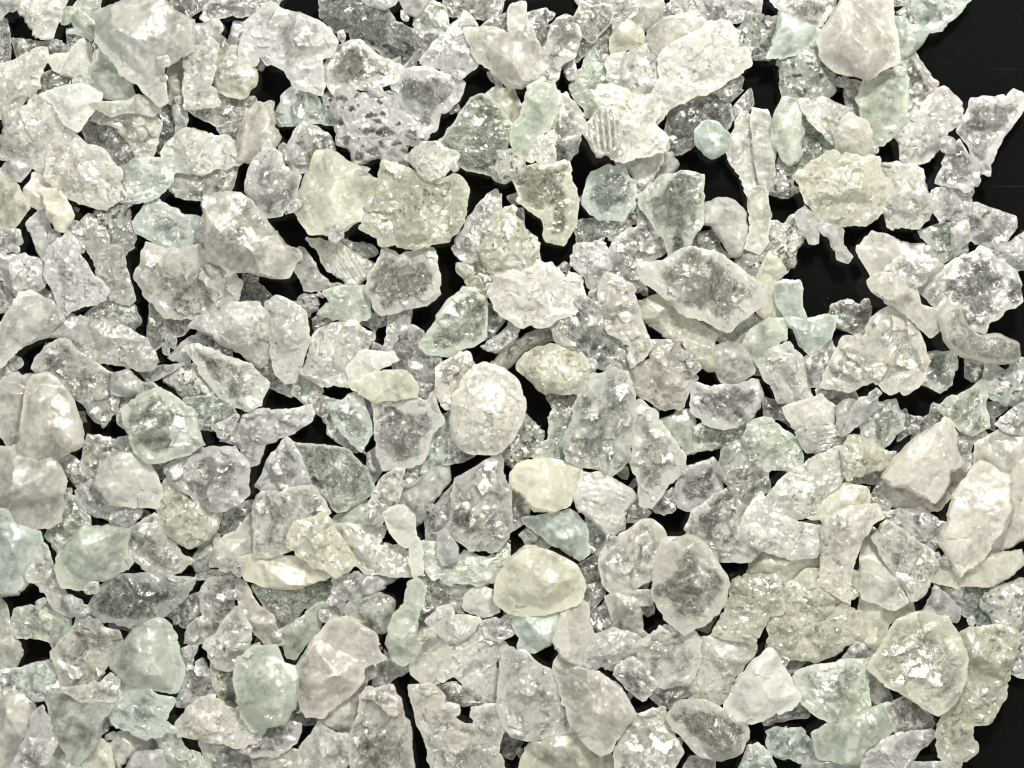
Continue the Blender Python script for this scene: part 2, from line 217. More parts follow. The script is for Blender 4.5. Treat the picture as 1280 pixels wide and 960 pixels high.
1|w|a|-5,840 28,834 58,825 70,838 80,862 65,875 48,872 25,868 -5,865|clear aqua flake with fan like creases, left of the sage green dome
1|m|g|62,875 80,862 108,865 140,878 142,882 128,905 122,925 110,940 98,950 82,935 72,912|grey green arrowhead pointing down, below and left of the sage green dome
1|w|b|82,860 125,850 140,842 148,850 140,870 105,870|glossy sliver with pinpoint sparkles, below and left of the sage green dome
1|w|a|140,890 150,862 160,856 192,865 220,872 215,885 208,900 218,912 185,918 160,910 145,902|bluish white clear chunk with pale upper edge, below the sage green dome
1|m|b|-5,870 15,865 38,880 40,890 30,920 15,960 -5,970|pinkish rounded chunk at the left frame, below and left of the sage green dome
1|w|v|15,960 32,920 42,892 54,881 65,900 75,920 65,945 60,970 35,972|lavender white spire with a dark core near the bottom
1|g|g|198,920 220,915 232,935 248,945 262,960 260,972 208,972 200,942|pale green sparkling crust, below the sage green dome
1|w|v|228,815 242,808 240,832 252,825 265,845 270,860 245,880 225,878 228,852|lavender chip with dark glittering patch, below and right of the sage green dome
1|w|y|265,828 288,832 308,815 322,810 320,880 285,880 270,860|yellow green clear piece with a dark slit, left of the jade green chunk
1|m|y|300,700 320,695 370,698 402,692 415,705 412,725 370,735 335,732 310,722|creamy green ridge shaped slab, above and left of the tan speckled oval
1|w|v|320,905 355,900 375,905 372,920 348,940 320,940 308,935|white grey chunk with brilliant white sparkle, below the jade green chunk
1|w|n|428,768 440,748 470,742 490,750 492,772 480,792 465,788 445,778|grey dome shaped glossy chunk, above and right of the tan speckled oval
1|w|n|470,840 478,820 475,808 495,825 510,838 495,848 468,858 464,845|pale bluish three lobed chip, right of the tan speckled oval
1|m|w|578,762 585,745 602,736 620,745 624,765 602,770|small milky mint chunk, left of the olive cream dome
1|w|b|520,802 538,788 555,792 568,808 560,830 548,850 532,855 515,842 512,825|beige rounded chunk with tiny holes, above the pinkish letter U chunk
1|g|w|550,845 565,815 568,802 598,782 630,808 625,825 618,832 628,842 635,880 608,878 570,852|large snowy white chunk with knobbly top, above and left of the wrinkled white chunk
1|w|v|598,780 640,770 652,768 645,785 625,799 605,790|lavender lens shaped chip, below and left of the olive cream dome
1|c|n|548,858 565,852 585,860 608,878 558,880|grey clear flat triangle, above the pinkish letter U chunk
1|m|b|400,900 420,875 442,864 450,870 448,890 435,918 420,912 402,905|pinkish frosted wedge, above and left of the flat topped pinkish pillar
1|w|w|368,960 380,930 398,905 420,915 438,920 442,940 430,960 425,972 368,972|white translucent chunk with a grey hollow at the bottom
1|w|b|515,860 538,858 550,868 555,880 568,885 570,898 588,900 585,882 628,880 630,900 622,940 632,960 630,972 542,972 535,935 522,900|big pinkish white chunk shaped like a letter U
1|w|w|630,812 640,810 655,815 672,830 690,842 700,865 702,880 715,895 720,910 690,918 660,920 640,915 625,885 628,845|large wrinkled white chunk with silvery facets
1|m|a|645,778 660,758 688,750 705,765 692,795 668,812 652,810 652,795|milky aqua folded chunk, below the olive cream dome
1|m|b|692,795 705,765 722,748 732,758 732,775 740,800 735,820 725,830 705,820|cream upright tapering chunk, below and right of the olive cream dome
1|m|b|760,748 780,740 810,740 812,752 800,758 802,775 805,795 790,792 770,785|pinkish smooth chunk with a dark notch, below and left of the large pinkish round chunk
1|g|v|740,798 765,788 790,795 802,805 805,820 775,828 765,835 750,832 738,838 728,828|lavender white rounded frosted chunk, above the folded pinkish leaf
1|w|w|800,805 825,785 848,780 868,790 875,805 870,828 860,848 832,858 815,852 810,835 802,825|white rounded glassy chunk with a shiny face, below the large pinkish round chunk
1|W|b|835,892 850,874 880,875 912,892 932,902 935,920 928,940 902,950 872,942 860,928 840,908|large pinkish pebble with a grey clear end
1|m|y|648,960 662,930 690,918 720,915 740,932 762,945 768,972 645,972|pale yellow green satin dome cut by the bottom edge
1|w|a|925,960 935,935 948,931 960,942 968,960 965,972 925,972|pale mint nugget at the bottom edge, below the bright white smooth wedge
1|g|y|975,748 985,728 1010,710 1060,710 1078,720 1072,740 1058,748 1058,758 1022,778 1010,775 995,770|yellowish white sugar block, above and right of the bright white smooth wedge
1|g|y|960,802 965,772 982,758 1010,775 1030,775 1052,758 1068,768 1075,795 1055,808 1022,830 980,822|large straw yellow chunk with a grey rough notch
1|p|w|1232,758 1235,742 1260,728 1288,720 1288,782 1268,788 1248,782|white pitted chunk at the right frame, above the long yellow green chunk
1|g|y|1195,792 1242,782 1268,790 1268,812 1258,842 1255,868 1240,900 1220,910 1215,935 1200,950 1198,972 1185,970 1170,932 1170,905 1185,882 1205,850|long yellow green rough chunk along the dark corner
1|w|g|990,842 1018,830 1048,825 1080,828 1085,850 1085,880 1070,892 1040,900 1020,892 1002,875|green glassy chunk with a bright bubble, right of the bright white smooth wedge
1|m|g|1020,918 1040,900 1070,892 1110,880 1120,905 1100,928 1080,945 1078,955 1048,952 1025,945|pale green rounded chunk with soft surface, below and left of the golden cream nugget
1|C|w|1112,885 1132,874 1150,882 1169,900 1160,918 1140,922 1120,912|clear domed chip with a glassy dark top, below the golden cream nugget
2|g|w|228,75 240,62 265,48 272,58 268,82 265,110 268,130 252,132 235,132 230,105 232,88|tall white blocky fragment with ragged sides
2|m|w|58,122 85,110 110,108 125,120 108,148 98,160 80,148 68,130|small milky chunk with a blunt lower point
2|g|b|68,155 82,158 108,180 130,190 148,215 150,250 125,260 100,255 75,240 60,220 60,200|large creamy tapered chunk with layered flank, above the knobbly lavender block
2|m|w|118,132 160,130 175,122 198,135 192,144 162,140 140,144|thin white wavy plate, below the big cloudy chunk with bluish hollow
2|g|w|825,72 845,55 880,32 900,26 918,38 938,65 936,82 922,95 890,112 860,125 840,135 815,160 800,140 820,100|very large elongated milk white crystal with a dazzling knob
2|g|w|749,112 762,110 800,120 822,125 820,155 832,175 822,190 790,200 765,198 762,150 750,138|snow white frosty lump with sparkles, right of the dark grooved fan
2|m|a|869,165 878,152 895,154 912,172 905,188 890,198 872,182|smooth mint aqua pebble, below the huge milk white crystal
2|m|b|1020,55 1035,28 1052,0 1060,-5 1112,-5 1112,25 1120,55 1122,80 1110,85 1082,101 1042,92 1025,78|largest smooth tan boulder like nugget with wet highlights
2|g|y|992,222 1015,205 1038,192 1050,198 1090,202 1100,220 1110,238 1105,265 1080,282 1042,285 1015,270 1000,240|large straw yellow frosted slab, below and left of the pale green barrel
2|m|y|55,238 75,238 88,258 91,270 80,286 72,285 60,268|cream pod shaped chip, above the knobbly lavender block
2|g|v|60,315 70,302 85,288 100,315 110,328 118,345 135,362 130,375 102,385 82,390 75,375 62,348|chunky lavender white block with knobbly surface
2|m|b|256,248 300,246 325,268 350,295 370,322 360,342 345,345 310,339 290,338 265,322 259,300|large beige plate with a few dark scratches
2|g|w|330,380 345,368 370,380 385,395 388,428 378,452 370,475 358,478 342,462 338,420|tall white egg shaped sugary chunk
2|m|w|438,460 450,442 492,440 495,450 475,462 460,475 440,472|small milky oblong chip, above and left of the tooth like clear square
2|m|y|440,480 460,468 505,465 522,478 518,495 470,498|flat cream lumpy chip, above the tooth like clear square
2|g|w|615,365 620,345 650,340 672,325 690,330 705,345 712,343 725,348 730,375 715,388 695,400 680,408 650,405 625,388|bright white snowy slab like packed sugar
2|W|w|798,332 825,325 848,312 865,309 892,318 915,332 925,338 942,350 955,358 952,378 938,392 910,415 880,402 858,395 840,375 828,365 805,352|huge angular crystal with thick white rim and streaked clear window
2|w|b|750,390 752,358 758,345 770,348 790,362 798,385 805,410 812,430 802,448 788,458 785,432 762,415|long pinkish white translucent bar with rounded top
2|g|y|645,458 660,440 690,428 722,438 735,452 736,470 728,488 705,490 678,490 662,472|pale yellow grainy oval like a sugar drop
2|W|v|1148,365 1178,335 1200,322 1225,312 1242,322 1260,335 1272,352 1271,375 1252,390 1235,402 1225,415 1205,405 1185,390 1172,388|big pinkish slab with a squared dark bubbly window
2|w|v|1106,342 1125,322 1165,328 1150,352 1138,358|white glossy ridge piece, left of the pinkish slab with squared window
2|m|b|1082,352 1095,345 1120,350 1140,362 1148,380 1165,388 1170,410 1158,419 1135,398 1112,382 1088,365|pinkish tapering tongue, above the folded pinkish pyramid
2|m|b|28,555 32,502 40,470 60,465 78,480 92,500 102,535 104,555 85,568 60,578 32,570 22,558|big smooth beige boulder shaped nugget with satin surface
2|w|g|154,512 175,498 200,490 225,498 242,515 250,538 254,555 225,568 188,578 170,565 160,548|round mint green icy nugget with a bright crackled centre
2|m|n|128,580 150,566 170,565 185,578 195,592 201,610 195,630 175,632 140,628 122,605|milky grey fan shaped slab with soft bands
2|w|v|209,585 242,565 270,558 295,558 310,580 312,615 298,630 272,638 240,620 215,600|lavender white slab peppered with dark specks on one side
2|g|b|565,525 568,500 580,475 595,458 608,454 628,462 645,475 655,498 656,520 645,548 625,565 615,568 580,562 566,550|big rounded cream white sugary nugget
2|w|a|416,512 432,498 448,495 460,528 460,542 450,561 430,540|pale aqua leaf shaped chip with bright rim, left of the tooth like clear square
2|w|w|320,630 332,615 388,610 412,640 395,652 370,652 365,680 335,695 320,692|bright white glossy block with overhanging right corner
2|g|y|365,680 370,652 405,645 425,670 440,700 420,718 390,702|pale yellow sugary block, below the dark green glassy leaf
2|m|w|478,642 488,632 505,631 518,648 522,670 528,692 528,715 518,720 512,688 500,680 488,665|curved milky bar shaped like a finger, left of the pointed glassy pyramid
2|w|n|566,620 570,598 600,578 625,565 630,592 639,615 635,670 618,690 588,685 560,665 566,640|big pointed glassy pyramid with swirling dark facets
2|w|n|716,508 732,485 745,470 765,465 782,470 792,495 795,518 790,550 788,572 775,585 760,595 748,585 725,582 708,572 705,550 715,525|very large glassy chunk with a deep wrinkled crater
2|m|y|640,592 650,580 678,571 705,578 725,585 728,600 712,630 690,638 670,635 652,615 640,608|cream yellow smooth chunk with one round bubble, left of the pearly silky chunk
2|s|w|725,605 730,592 750,592 768,602 795,622 785,640 782,660 765,675 738,650 722,635 720,620|pearly white chunk with silky satin streaks
2|m|a|655,649 688,642 712,638 732,655 735,680 728,700 710,692 685,675|aqua three pointed chip, below and left of the pearly silky chunk
2|m|y|620,730 640,695 655,681 690,688 720,708 730,730 725,752 680,765 640,765 620,750|large smooth olive cream dome, below and right of the pointed glassy pyramid
2|W|b|820,705 830,678 860,671 880,680 898,705 908,730 900,755 880,775 855,788 830,772 815,742|large pinkish round chunk with a grey shadowed window
2|m|b|1105,595 1122,568 1145,550 1178,528 1189,530 1192,540 1192,558 1196,578 1185,588 1180,602 1165,622 1135,610 1115,608|large pinkish white pyramid chunk with a bright apex
2|m|b|1180,655 1192,620 1212,588 1225,580 1255,598 1258,640 1235,692 1198,720 1175,680|very large creamy beige faceted slab
2|g|y|1052,560 1060,546 1072,545 1095,555 1110,564 1118,565 1105,580 1078,590 1060,596 1056,580|lacy straw yellow chunk with bubbly rim
2|g|b|1025,670 1032,648 1060,636 1090,635 1102,645 1090,655 1078,670 1070,692 1060,718 1055,745 1020,730 1025,695|big pinkish white slab with a hooked top, below and right of the long rough log
2|w|w|1092,672 1100,655 1110,652 1135,668 1155,680 1168,692 1165,720 1160,730 1140,745 1120,720 1105,698|bluish white chunk with frosted grey belly, below and left of the huge creamy beige slab
2|W|k|112,762 122,742 140,722 155,718 225,720 242,725 232,745 210,765 190,780 172,784 145,775 122,772|large eye shaped crystal with smoky dark window and pale rim
2|m|g|148,815 170,786 200,772 210,775 220,795 222,815 230,838 222,865 200,862 160,852 140,832|large sage green dome shaped chunk
2|w|w|250,808 272,792 298,762 312,785 310,812 288,832 272,828|bright white wedge with silvery face, above and left of the jade green chunk
2|g|b|218,908 240,885 268,868 285,880 325,882 335,905 320,922 292,929 250,920 225,920|flat pinkish sugary slab, below and left of the jade green chunk
2|m|g|300,825 320,808 345,808 358,825 372,832 372,860 368,880 355,900 320,905 305,890 298,860|large smooth jade green chunk, left of the tan speckled oval
2|m|b|372,830 388,805 418,776 440,776 465,790 472,808 478,820 455,832 452,845 440,862 420,878 405,892 385,892 375,868|large tan speckled oval chunk, right of the jade green chunk
2|m|g|504,752 512,730 520,725 529,735 525,765 520,790 518,815 505,828 492,825 485,802 492,770|tall greenish white finger shaped crystal, above and right of the tan speckled oval
2|s|w|535,775 548,762 562,758 570,768 602,770 595,782 572,800 560,798 545,785|white feathery flake with radiating streaks, below and left of the olive cream dome
2|w|b|452,868 460,860 490,856 498,868 505,892 512,928 516,960 515,972 440,972 440,940 438,915 450,885|big pinkish white flat topped pillar with dark specks
2|w|v|769,842 775,828 790,825 805,832 818,852 812,862 802,871 785,860|purple grey clear faceted nugget, above and right of the folded pinkish leaf
2|g|y|890,792 905,762 918,730 935,722 970,720 975,765 960,770 940,800 922,799|yellow green sugary slab with tiny dark dots, right of the large pinkish round chunk
2|m|w|910,880 920,850 940,825 958,812 965,815 980,840 998,870 990,882 960,892 938,900 918,895|bright white smooth wedge with torn top
2|m|b|694,838 700,820 722,830 745,840 775,860 790,890 775,912 762,935 750,940 735,928 715,900 702,870|large pinkish white folded leaf shaped chunk with a sharp ridge
2|w|b|775,918 790,895 815,884 830,886 835,905 850,938 840,960 838,972 772,972|creamy white bell shaped chunk, below and right of the folded pinkish leaf
2|s|v|1078,955 1085,940 1120,918 1160,912 1168,920 1152,938 1135,955 1120,972 1080,972|lavender fan shaped flake with silky rays, below the golden cream nugget
3|S|w|730,170 735,155 750,136 762,140 770,160 772,185 762,196 745,195|fan shaped piece with bold dark parallel grooves
3|T|w|1171,398 1178,385 1190,381 1200,392 1208,410 1220,420 1245,418 1272,430 1276,448 1258,455 1225,450 1200,445 1180,430|bent glassy tube shaped crystal with yellowish end
3|w|y|1092,832 1110,790 1122,775 1152,765 1180,772 1192,788 1202,818 1202,850 1188,875 1170,888 1150,880 1115,860|large golden cream nugget with a silky gleam like a moonstone
'''
CHIPS = '''
0|m|b|0,0 25,-2 22,10 10,18 0,22|
0|c|k|-5,20 5,25 9,50 8,72 -5,84|
0|c|k|85,38 110,48 122,45 130,58 115,69 105,58 88,52|
0|m|g|240,32 260,30 278,48 275,60 250,70 232,72 225,62|
0|c|w|272,160 298,148 305,148 298,165 298,180 278,175|
0|m|y|218,135 228,128 232,150 229,168 220,172 221,155|
0|c|w|122,120 155,120 166,125 162,132 130,132|
0|m|g|4,212 15,200 40,205 38,212 25,225 10,222|
0|m|v|292,28 305,28 305,38 298,60 282,58 285,48|
0|c|g|212,-2 258,-2 252,8 228,20 218,12|
0|m|n|501,-2 532,-2 528,8 520,18 508,15|
0|c|k|518,39 555,41 545,52 528,70 510,82 505,82 525,60|
0|c|k|602,32 618,22 636,18 632,38|
0|p|w|402,120 412,118 425,120 420,140 410,142|
0|c|w|659,15 682,9 692,15 680,32 670,45 662,38|
0|c|k|668,48 682,32 698,25 695,42 678,62 672,62|
0|w|n|698,22 708,18 715,22 715,32 700,28|
0|c|b|725,48 740,58 722,75 708,82 718,70|
0|p|k|725,-1 762,-2 760,8 748,10 732,5|
0|c|b|740,55 765,25 772,38 762,65 758,74 748,72|
0|w|v|768,-2 798,-2 795,15 780,28 772,38 766,22|
0|c|k|829,12 840,5 849,18 832,22|
0|c|w|695,178 722,176 724,190 712,200 688,204|
0|p|k|895,110 920,99 928,112 915,125 905,120|
0|c|g|918,135 938,114 941,128 935,140 918,148|
0|m|n|830,190 840,191 848,205 840,218 818,228 825,208|
0|c|a|1112,-2 1135,-2 1132,5 1115,5|
0|w|k|1058,118 1060,102 1070,101 1080,108 1075,150 1065,140|
0|w|b|-5,288 22,290 26,302 15,312 2,316 -5,315|
0|w|n|248,290 258,268 264,295 255,312 248,308|
0|m|b|48,365 65,370 78,390 95,398 88,420 65,415|
0|w|v|-5,355 2,356 15,375 10,388 -5,388|
0|m|g|-5,452 12,455 22,465 20,475 0,486 -5,485|
0|m|y|142,468 160,462 178,478 175,492 145,488|
0|w|w|175,462 200,458 220,458 205,468 185,475|
0|m|a|215,445 228,430 248,416 251,428 240,435 232,450|
0|c|k|252,422 265,422 285,435 282,445|
0|s|n|414,299 428,295 462,304 471,315 455,322 432,308|
0|p|b|368,379 380,368 394,368 398,388 385,395|
0|c|a|448,402 462,380 485,390 480,405 468,412|
0|w|n|485,425 488,395 492,388 509,389 508,405 495,418 482,440|
0|p|w|388,400 395,395 415,400 392,425|
0|w|n|452,440 465,430 476,435 475,442 460,445|
0|c|v|320,458 335,448 348,470 365,480 362,495 335,480|
0|c|k|608,382 620,380 630,395 615,418 611,415|
0|p|n|605,432 628,415 640,395 648,410 635,435 620,439|
0|c|n|635,265 652,262 651,290 640,295 632,290|
0|m|a|882,305 892,301 912,318 910,328 888,312|
0|p|n|922,315 940,310 960,315 968,332 945,345 928,338|
0|c|k|865,298 890,290 898,300 882,310|
0|c|k|1208,448 1235,452 1232,472 1218,480 1208,472|
0|w|g|265,535 302,515 288,540 278,545|
0|m|n|148,548 160,548 168,564 155,562|
0|c|n|188,578 208,574 211,590 200,598 192,588|
0|c|n|448,495 468,505 470,540 462,540|
0|c|k|520,490 525,480 550,485 535,495|
0|c|k|552,488 570,480 565,515 552,500|
0|m|b|460,568 470,562 475,585 465,602 460,588|
0|c|n|505,602 510,588 520,585 520,599|
0|c|k|558,578 568,560 590,566 578,575|
0|c|k|685,492 728,485 715,502 712,518 695,508|
0|c|w|812,632 840,612 848,622 840,640 830,645|
0|w|y|649,670 660,655 680,670 688,680 678,689 662,682|
0|w|v|635,608 662,630 655,650 640,660 635,655|
0|w|b|735,650 762,675 755,692 738,695|
0|w|n|785,655 788,635 802,620 812,640 800,652|
0|c|v|725,708 755,695 752,712 750,735 740,742|
0|c|v|960,500 990,505 998,532 975,522 960,518|
0|m|g|1040,498 1048,485 1068,490 1070,499 1048,501|
0|w|w|1022,488 1032,480 1050,482 1040,495 1025,498|
0|c|g|1125,550 1132,525 1158,522 1142,542|
0|c|n|1142,550 1148,538 1162,518 1170,506 1185,515 1192,530 1180,530 1160,535|
0|c|k|1235,505 1245,501 1260,510 1245,522 1245,535 1238,530|
0|c|k|1264,538 1288,538 1288,578 1270,575|
0|w|b|1195,558 1205,540 1232,542 1238,545 1220,555 1215,570 1198,575 1192,565|
0|m|y|1185,592 1198,575 1215,572 1205,598 1192,615 1185,602|
0|w|v|1060,598 1080,588 1108,580 1102,602 1085,602 1065,602|
0|w|a|1085,620 1100,615 1115,630 1105,640 1088,632|
0|c|n|1000,655 1022,655 1028,662 1020,675 1010,665|
0|c|n|138,780 145,775 172,784 160,788|
0|w|n|242,725 250,715 298,715 290,725 262,725|
0|c|k|360,892 375,870 385,892 400,898 398,905 370,904|
0|w|w|405,755 418,740 430,758 425,770 412,775 405,765|
0|w|g|418,725 445,718 450,742 432,749 420,742|
0|m|b|455,720 495,715 500,722 470,740 455,740|
0|c|k|522,768 532,742 542,762 532,780 522,795|
0|c|k|630,918 645,922 652,932 640,950 630,945|
0|w|w|632,765 655,765 645,788 632,785|
0|w|k|734,772 752,758 760,748 765,770 752,792 738,792|
0|c|k|730,735 758,728 755,745 738,760|
0|w|k|812,870 820,858 852,855 860,865 838,880 828,881|
0|p|g|872,782 880,758 905,740 908,752 895,778 885,790|
0|w|v|858,960 865,948 890,950 892,972 858,972|
0|c|a|1170,718 1200,728 1198,748 1180,745|
0|w|g|1070,805 1085,810 1091,820 1085,828 1072,830 1055,825|
0|w|b|970,820 990,828 1010,828 988,845|
0|c|k|960,888 998,875 1010,895 985,902 960,905|
0|m|g|1008,958 1025,945 1078,955 1080,972 1008,972|
1|m|b|455,-2 495,-2 492,5 480,10 462,5|
1|m|w|995,270 1005,258 1018,270 1025,278 1018,285 1018,300 1012,301 1005,285|
1|m|y|1021,280 1042,280 1054,290 1056,305 1064,320 1059,326 1048,320 1038,300|
1|m|w|1042,508 1060,498 1068,500 1075,510 1055,540 1048,541 1045,530|
1|m|v|1065,515 1075,500 1090,498 1088,510 1055,540|
1|w|a|1245,530 1260,515 1280,502 1288,502 1288,540 1255,538|
1|m|w|85,748 100,752 105,768 122,778 120,790 108,782 95,768|
1|m|b|155,962 175,945 200,942 205,972 160,972|
1|m|v|1160,760 1170,738 1188,752 1198,762 1195,775 1180,770|
1|m|y|1125,970 1132,952 1155,955 1180,956 1198,972|
2|m|v|1188,288 1205,281 1209,298 1192,309|
2|m|w|549,672 556,665 572,685 570,700 555,705 548,692|
1|g|g|568.0,215.0 564.0,210.9 564.7,207.7 568.0,204.1 572.1,209.7 571.9,213.3|
1|g|a|850.9,448.1 852.4,444.1 862.1,439.7 865.3,441.0 864.1,444.1 858.0,448.5|
0|g|y|738.6,463.6 733.2,461.4 738.2,452.9 742.3,452.0 744.4,456.7 742.1,465.6|
0|c|w|327.3,798.9 327.9,807.0 318.5,811.5 320.2,801.6|
0|w|b|314.0,632.8 318.6,629.9 321.9,632.5 318.8,634.0|
0|w|g|492.7,446.6 486.8,444.9 479.6,435.6 481.2,431.1 484.4,432.6 493.1,441.8|
1|w|g|971.6,838.6 968.7,832.2 977.4,823.7 983.6,826.4 978.2,833.9|
0|m|a|132.1,898.6 132.2,896.8 136.5,898.9 138.7,903.5 135.3,907.1 131.8,905.4 130.0,902.4|
0|c|w|545.2,635.4 539.8,638.9 531.5,632.4 541.2,631.6|
0|c|g|313.1,349.7 311.7,344.4 319.8,339.7 318.9,347.7|
0|g|w|964.6,819.8 960.5,817.9 961.0,808.1 966.3,806.0 973.1,803.1 977.2,810.4 972.3,818.9|
0|w|a|361.0,310.9 372.4,315.8 374.6,323.5 363.2,323.3|
1|w|g|463.7,637.6 467.4,638.0 473.0,641.0 472.4,648.9 468.0,653.0 460.2,650.3 459.1,643.6|
0|w|n|649.1,948.8 648.7,946.9 647.2,943.4 648.5,940.0 651.4,940.3 651.9,944.5 651.3,946.3|
1|g|b|74.6,295.1 68.8,301.5 63.3,299.5 63.4,289.3 73.3,290.4|
0|w|v|1092.9,613.4 1096.1,608.0 1098.3,607.5 1103.6,610.2 1100.3,615.1 1094.8,615.7|
1|w|w|101.6,517.2 104.7,526.3 97.1,526.3 96.2,517.1|
1|m|b|478.9,646.8 476.0,653.4 469.2,650.7 474.6,644.5|
0|m|v|134.8,782.6 139.3,780.7 143.8,778.7 147.5,785.5 143.9,788.1 137.2,788.1|
0|g|y|1057.5,103.6 1055.4,99.8 1057.1,96.0 1059.7,98.1 1060.3,100.7|
0|w|v|78.8,621.2 78.2,617.6 78.9,615.3 86.8,613.0 86.4,618.2 83.2,623.8|
0|c|y|1126.3,521.3 1125.8,516.3 1133.7,512.0 1135.2,520.4|
0|w|w|396.4,367.3 403.5,365.8 405.5,368.8 402.2,370.3|
1|m|y|47.5,757.8 48.8,752.7 55.9,748.1 58.8,750.8 50.7,760.2|
1|w|g|1235.1,218.7 1222.3,214.2 1221.5,205.5 1233.2,207.1|
0|g|w|142.9,917.3 139.6,920.8 137.2,922.0 133.1,922.9 134.1,920.1 140.8,916.6|
0|w|w|11.0,308.5 15.0,306.9 21.3,308.8 23.3,310.7 23.1,313.1 15.3,312.0|
1|g|w|607.8,281.2 612.1,284.3 615.2,288.2 611.5,289.8 607.1,285.1|
1|c|w|1057.0,102.7 1053.5,105.5 1047.2,104.8 1045.3,102.1 1047.0,100.0 1048.8,98.5 1054.2,101.0|
0|w|w|945.9,453.0 953.8,457.3 951.7,466.1 946.3,467.3 941.5,462.7 938.9,454.7|
0|w|n|35.6,863.2 40.0,864.9 39.4,877.3 33.8,877.0 32.3,872.4 32.4,866.2|
1|w|w|281.9,62.6 280.4,59.7 280.3,57.6 281.4,53.6 283.6,56.5 283.5,59.8|
0|g|b|132.9,913.1 125.7,917.5 117.5,905.3 130.8,904.8|
1|w|w|1084.4,498.4 1085.1,492.2 1092.7,487.3 1098.2,491.8 1091.1,498.9|
1|c|y|161.6,556.3 161.6,559.2 161.4,565.5 157.8,569.4 154.1,570.4 155.0,565.2 156.9,558.1|
1|w|a|348.1,789.3 351.0,792.6 351.2,796.6 345.6,798.8 344.3,793.2|
0|w|y|1007.9,295.1 1004.6,294.4 1000.8,290.6 999.1,288.5 1001.6,285.3 1004.4,285.8 1007.7,288.9|
0|w|y|457.5,651.4 458.7,649.1 462.0,649.1 466.9,650.8 467.7,653.9 464.2,654.7 458.6,654.0|
1|w|w|109.7,737.8 108.5,734.3 115.7,729.4 121.1,730.4 121.6,737.0 114.5,739.0|
0|m|a|322.9,70.7 327.3,72.9 327.8,76.9 324.9,84.0 321.8,82.6 319.1,71.3|
0|g|a|801.3,359.6 802.8,358.7 807.0,361.9 807.7,365.8 804.3,365.1 800.6,362.1|
0|m|w|803.0,271.6 806.2,274.4 805.1,279.7 802.1,283.1 798.2,283.1 799.7,273.8|
1|c|w|329.1,72.6 331.5,72.0 335.1,73.9 339.0,78.9 337.9,79.5 334.8,80.1 330.0,75.1|
0|w|y|1184.8,189.9 1177.1,187.5 1173.2,178.1 1178.2,175.0 1183.9,174.9 1188.7,178.0 1189.5,188.8|
1|w|n|696.9,335.9 705.7,329.6 711.4,333.2 710.0,337.5|
0|c|n|1083.4,383.1 1081.6,382.7 1080.7,378.5 1082.9,376.0 1085.7,375.9 1086.8,379.5 1086.9,382.8|
0|m|w|501.6,606.4 509.6,599.6 519.2,601.6 511.4,606.7|
0|g|a|612.3,90.4 626.3,88.9 630.2,100.0 621.1,100.1|
0|m|n|571.7,210.4 567.5,209.4 563.0,204.7 566.1,197.0 571.2,197.5 574.2,204.0 574.9,208.8|
0|m|v|647.8,239.7 649.9,250.0 641.7,251.6 637.4,245.1|
1|g|n|791.0,869.3 792.7,869.5 789.7,873.7 786.0,876.8 784.7,875.0 785.0,872.3 789.1,867.6|
0|w|y|810.5,770.7 803.9,765.3 805.6,756.9 812.0,751.7 816.2,752.1 818.2,761.9 817.4,767.4|
1|w|b|250.5,526.2 252.5,527.6 250.6,534.4 247.9,532.9 248.4,528.3|
1|g|w|466.6,826.1 472.2,831.7 470.4,837.9 464.5,835.6 463.3,828.1|
1|g|g|776.4,460.4 772.1,463.8 765.6,463.7 758.5,461.3 764.1,457.7 772.1,455.7|
0|m|w|346.0,698.1 343.6,698.8 341.4,691.2 342.8,688.4 345.7,691.7 346.3,696.7|
0|g|v|1021.9,671.7 1021.7,668.5 1021.7,667.7 1023.4,663.1 1025.6,664.1 1026.4,668.8 1025.5,670.3|
0|g|n|87.6,257.5 91.7,257.5 98.2,261.4 95.4,263.1 88.9,260.8|
1|w|a|715.7,81.2 718.0,93.5 711.8,97.5 708.2,90.3|
0|w|v|401.4,764.4 410.4,763.1 414.3,770.1 415.1,774.7 405.0,775.6 400.7,772.2|
1|w|n|581.0,93.7 574.9,97.1 568.3,92.0 571.1,87.6 576.0,89.4|
1|w|w|1221.3,216.4 1221.0,226.9 1214.2,231.2 1215.1,218.5|
0|w|a|1252.3,506.4 1250.0,505.6 1246.8,500.4 1246.6,496.9 1251.0,499.0 1253.5,504.8|
1|w|v|284.4,744.4 287.7,741.6 293.3,738.9 299.0,743.1 298.1,744.9 294.0,747.2 284.6,746.6|
0|w|w|772.2,774.6 761.1,783.9 754.0,781.2 758.4,774.2|
0|w|w|848.8,27.8 844.5,22.1 845.5,8.3 850.5,12.9 853.6,23.3|
1|m|v|1161.2,314.5 1157.5,315.6 1154.7,313.6 1153.6,309.6 1157.1,308.0 1160.9,311.0|
1|w|g|848.5,924.8 850.6,926.4 850.6,933.0 846.6,938.0 843.6,933.7 845.3,927.4|
0|w|g|427.8,285.3 429.3,296.2 422.2,301.4 416.5,297.7 419.4,286.7|
0|w|y|1160.5,412.8 1165.8,407.7 1170.3,412.1 1164.7,416.0|
1|w|n|203.0,77.4 211.4,75.7 215.0,83.5 207.2,86.0|
0|w|v|168.5,645.0 175.6,640.8 181.7,643.5 178.1,647.5|
0|g|w|226.4,120.8 227.3,129.6 221.7,131.0 220.5,122.6|
0|c|v|68.7,796.9 71.3,801.8 66.1,807.1 64.4,801.8|
0|w|a|1146.3,541.2 1140.6,540.2 1142.1,533.9 1147.3,535.5|
1|w|w|80.4,284.7 81.3,279.1 86.4,275.8 96.4,277.1 93.6,280.9 89.8,285.9 87.2,288.3|
1|c|v|721.2,375.9 732.6,375.3 736.1,378.4 729.7,383.0|
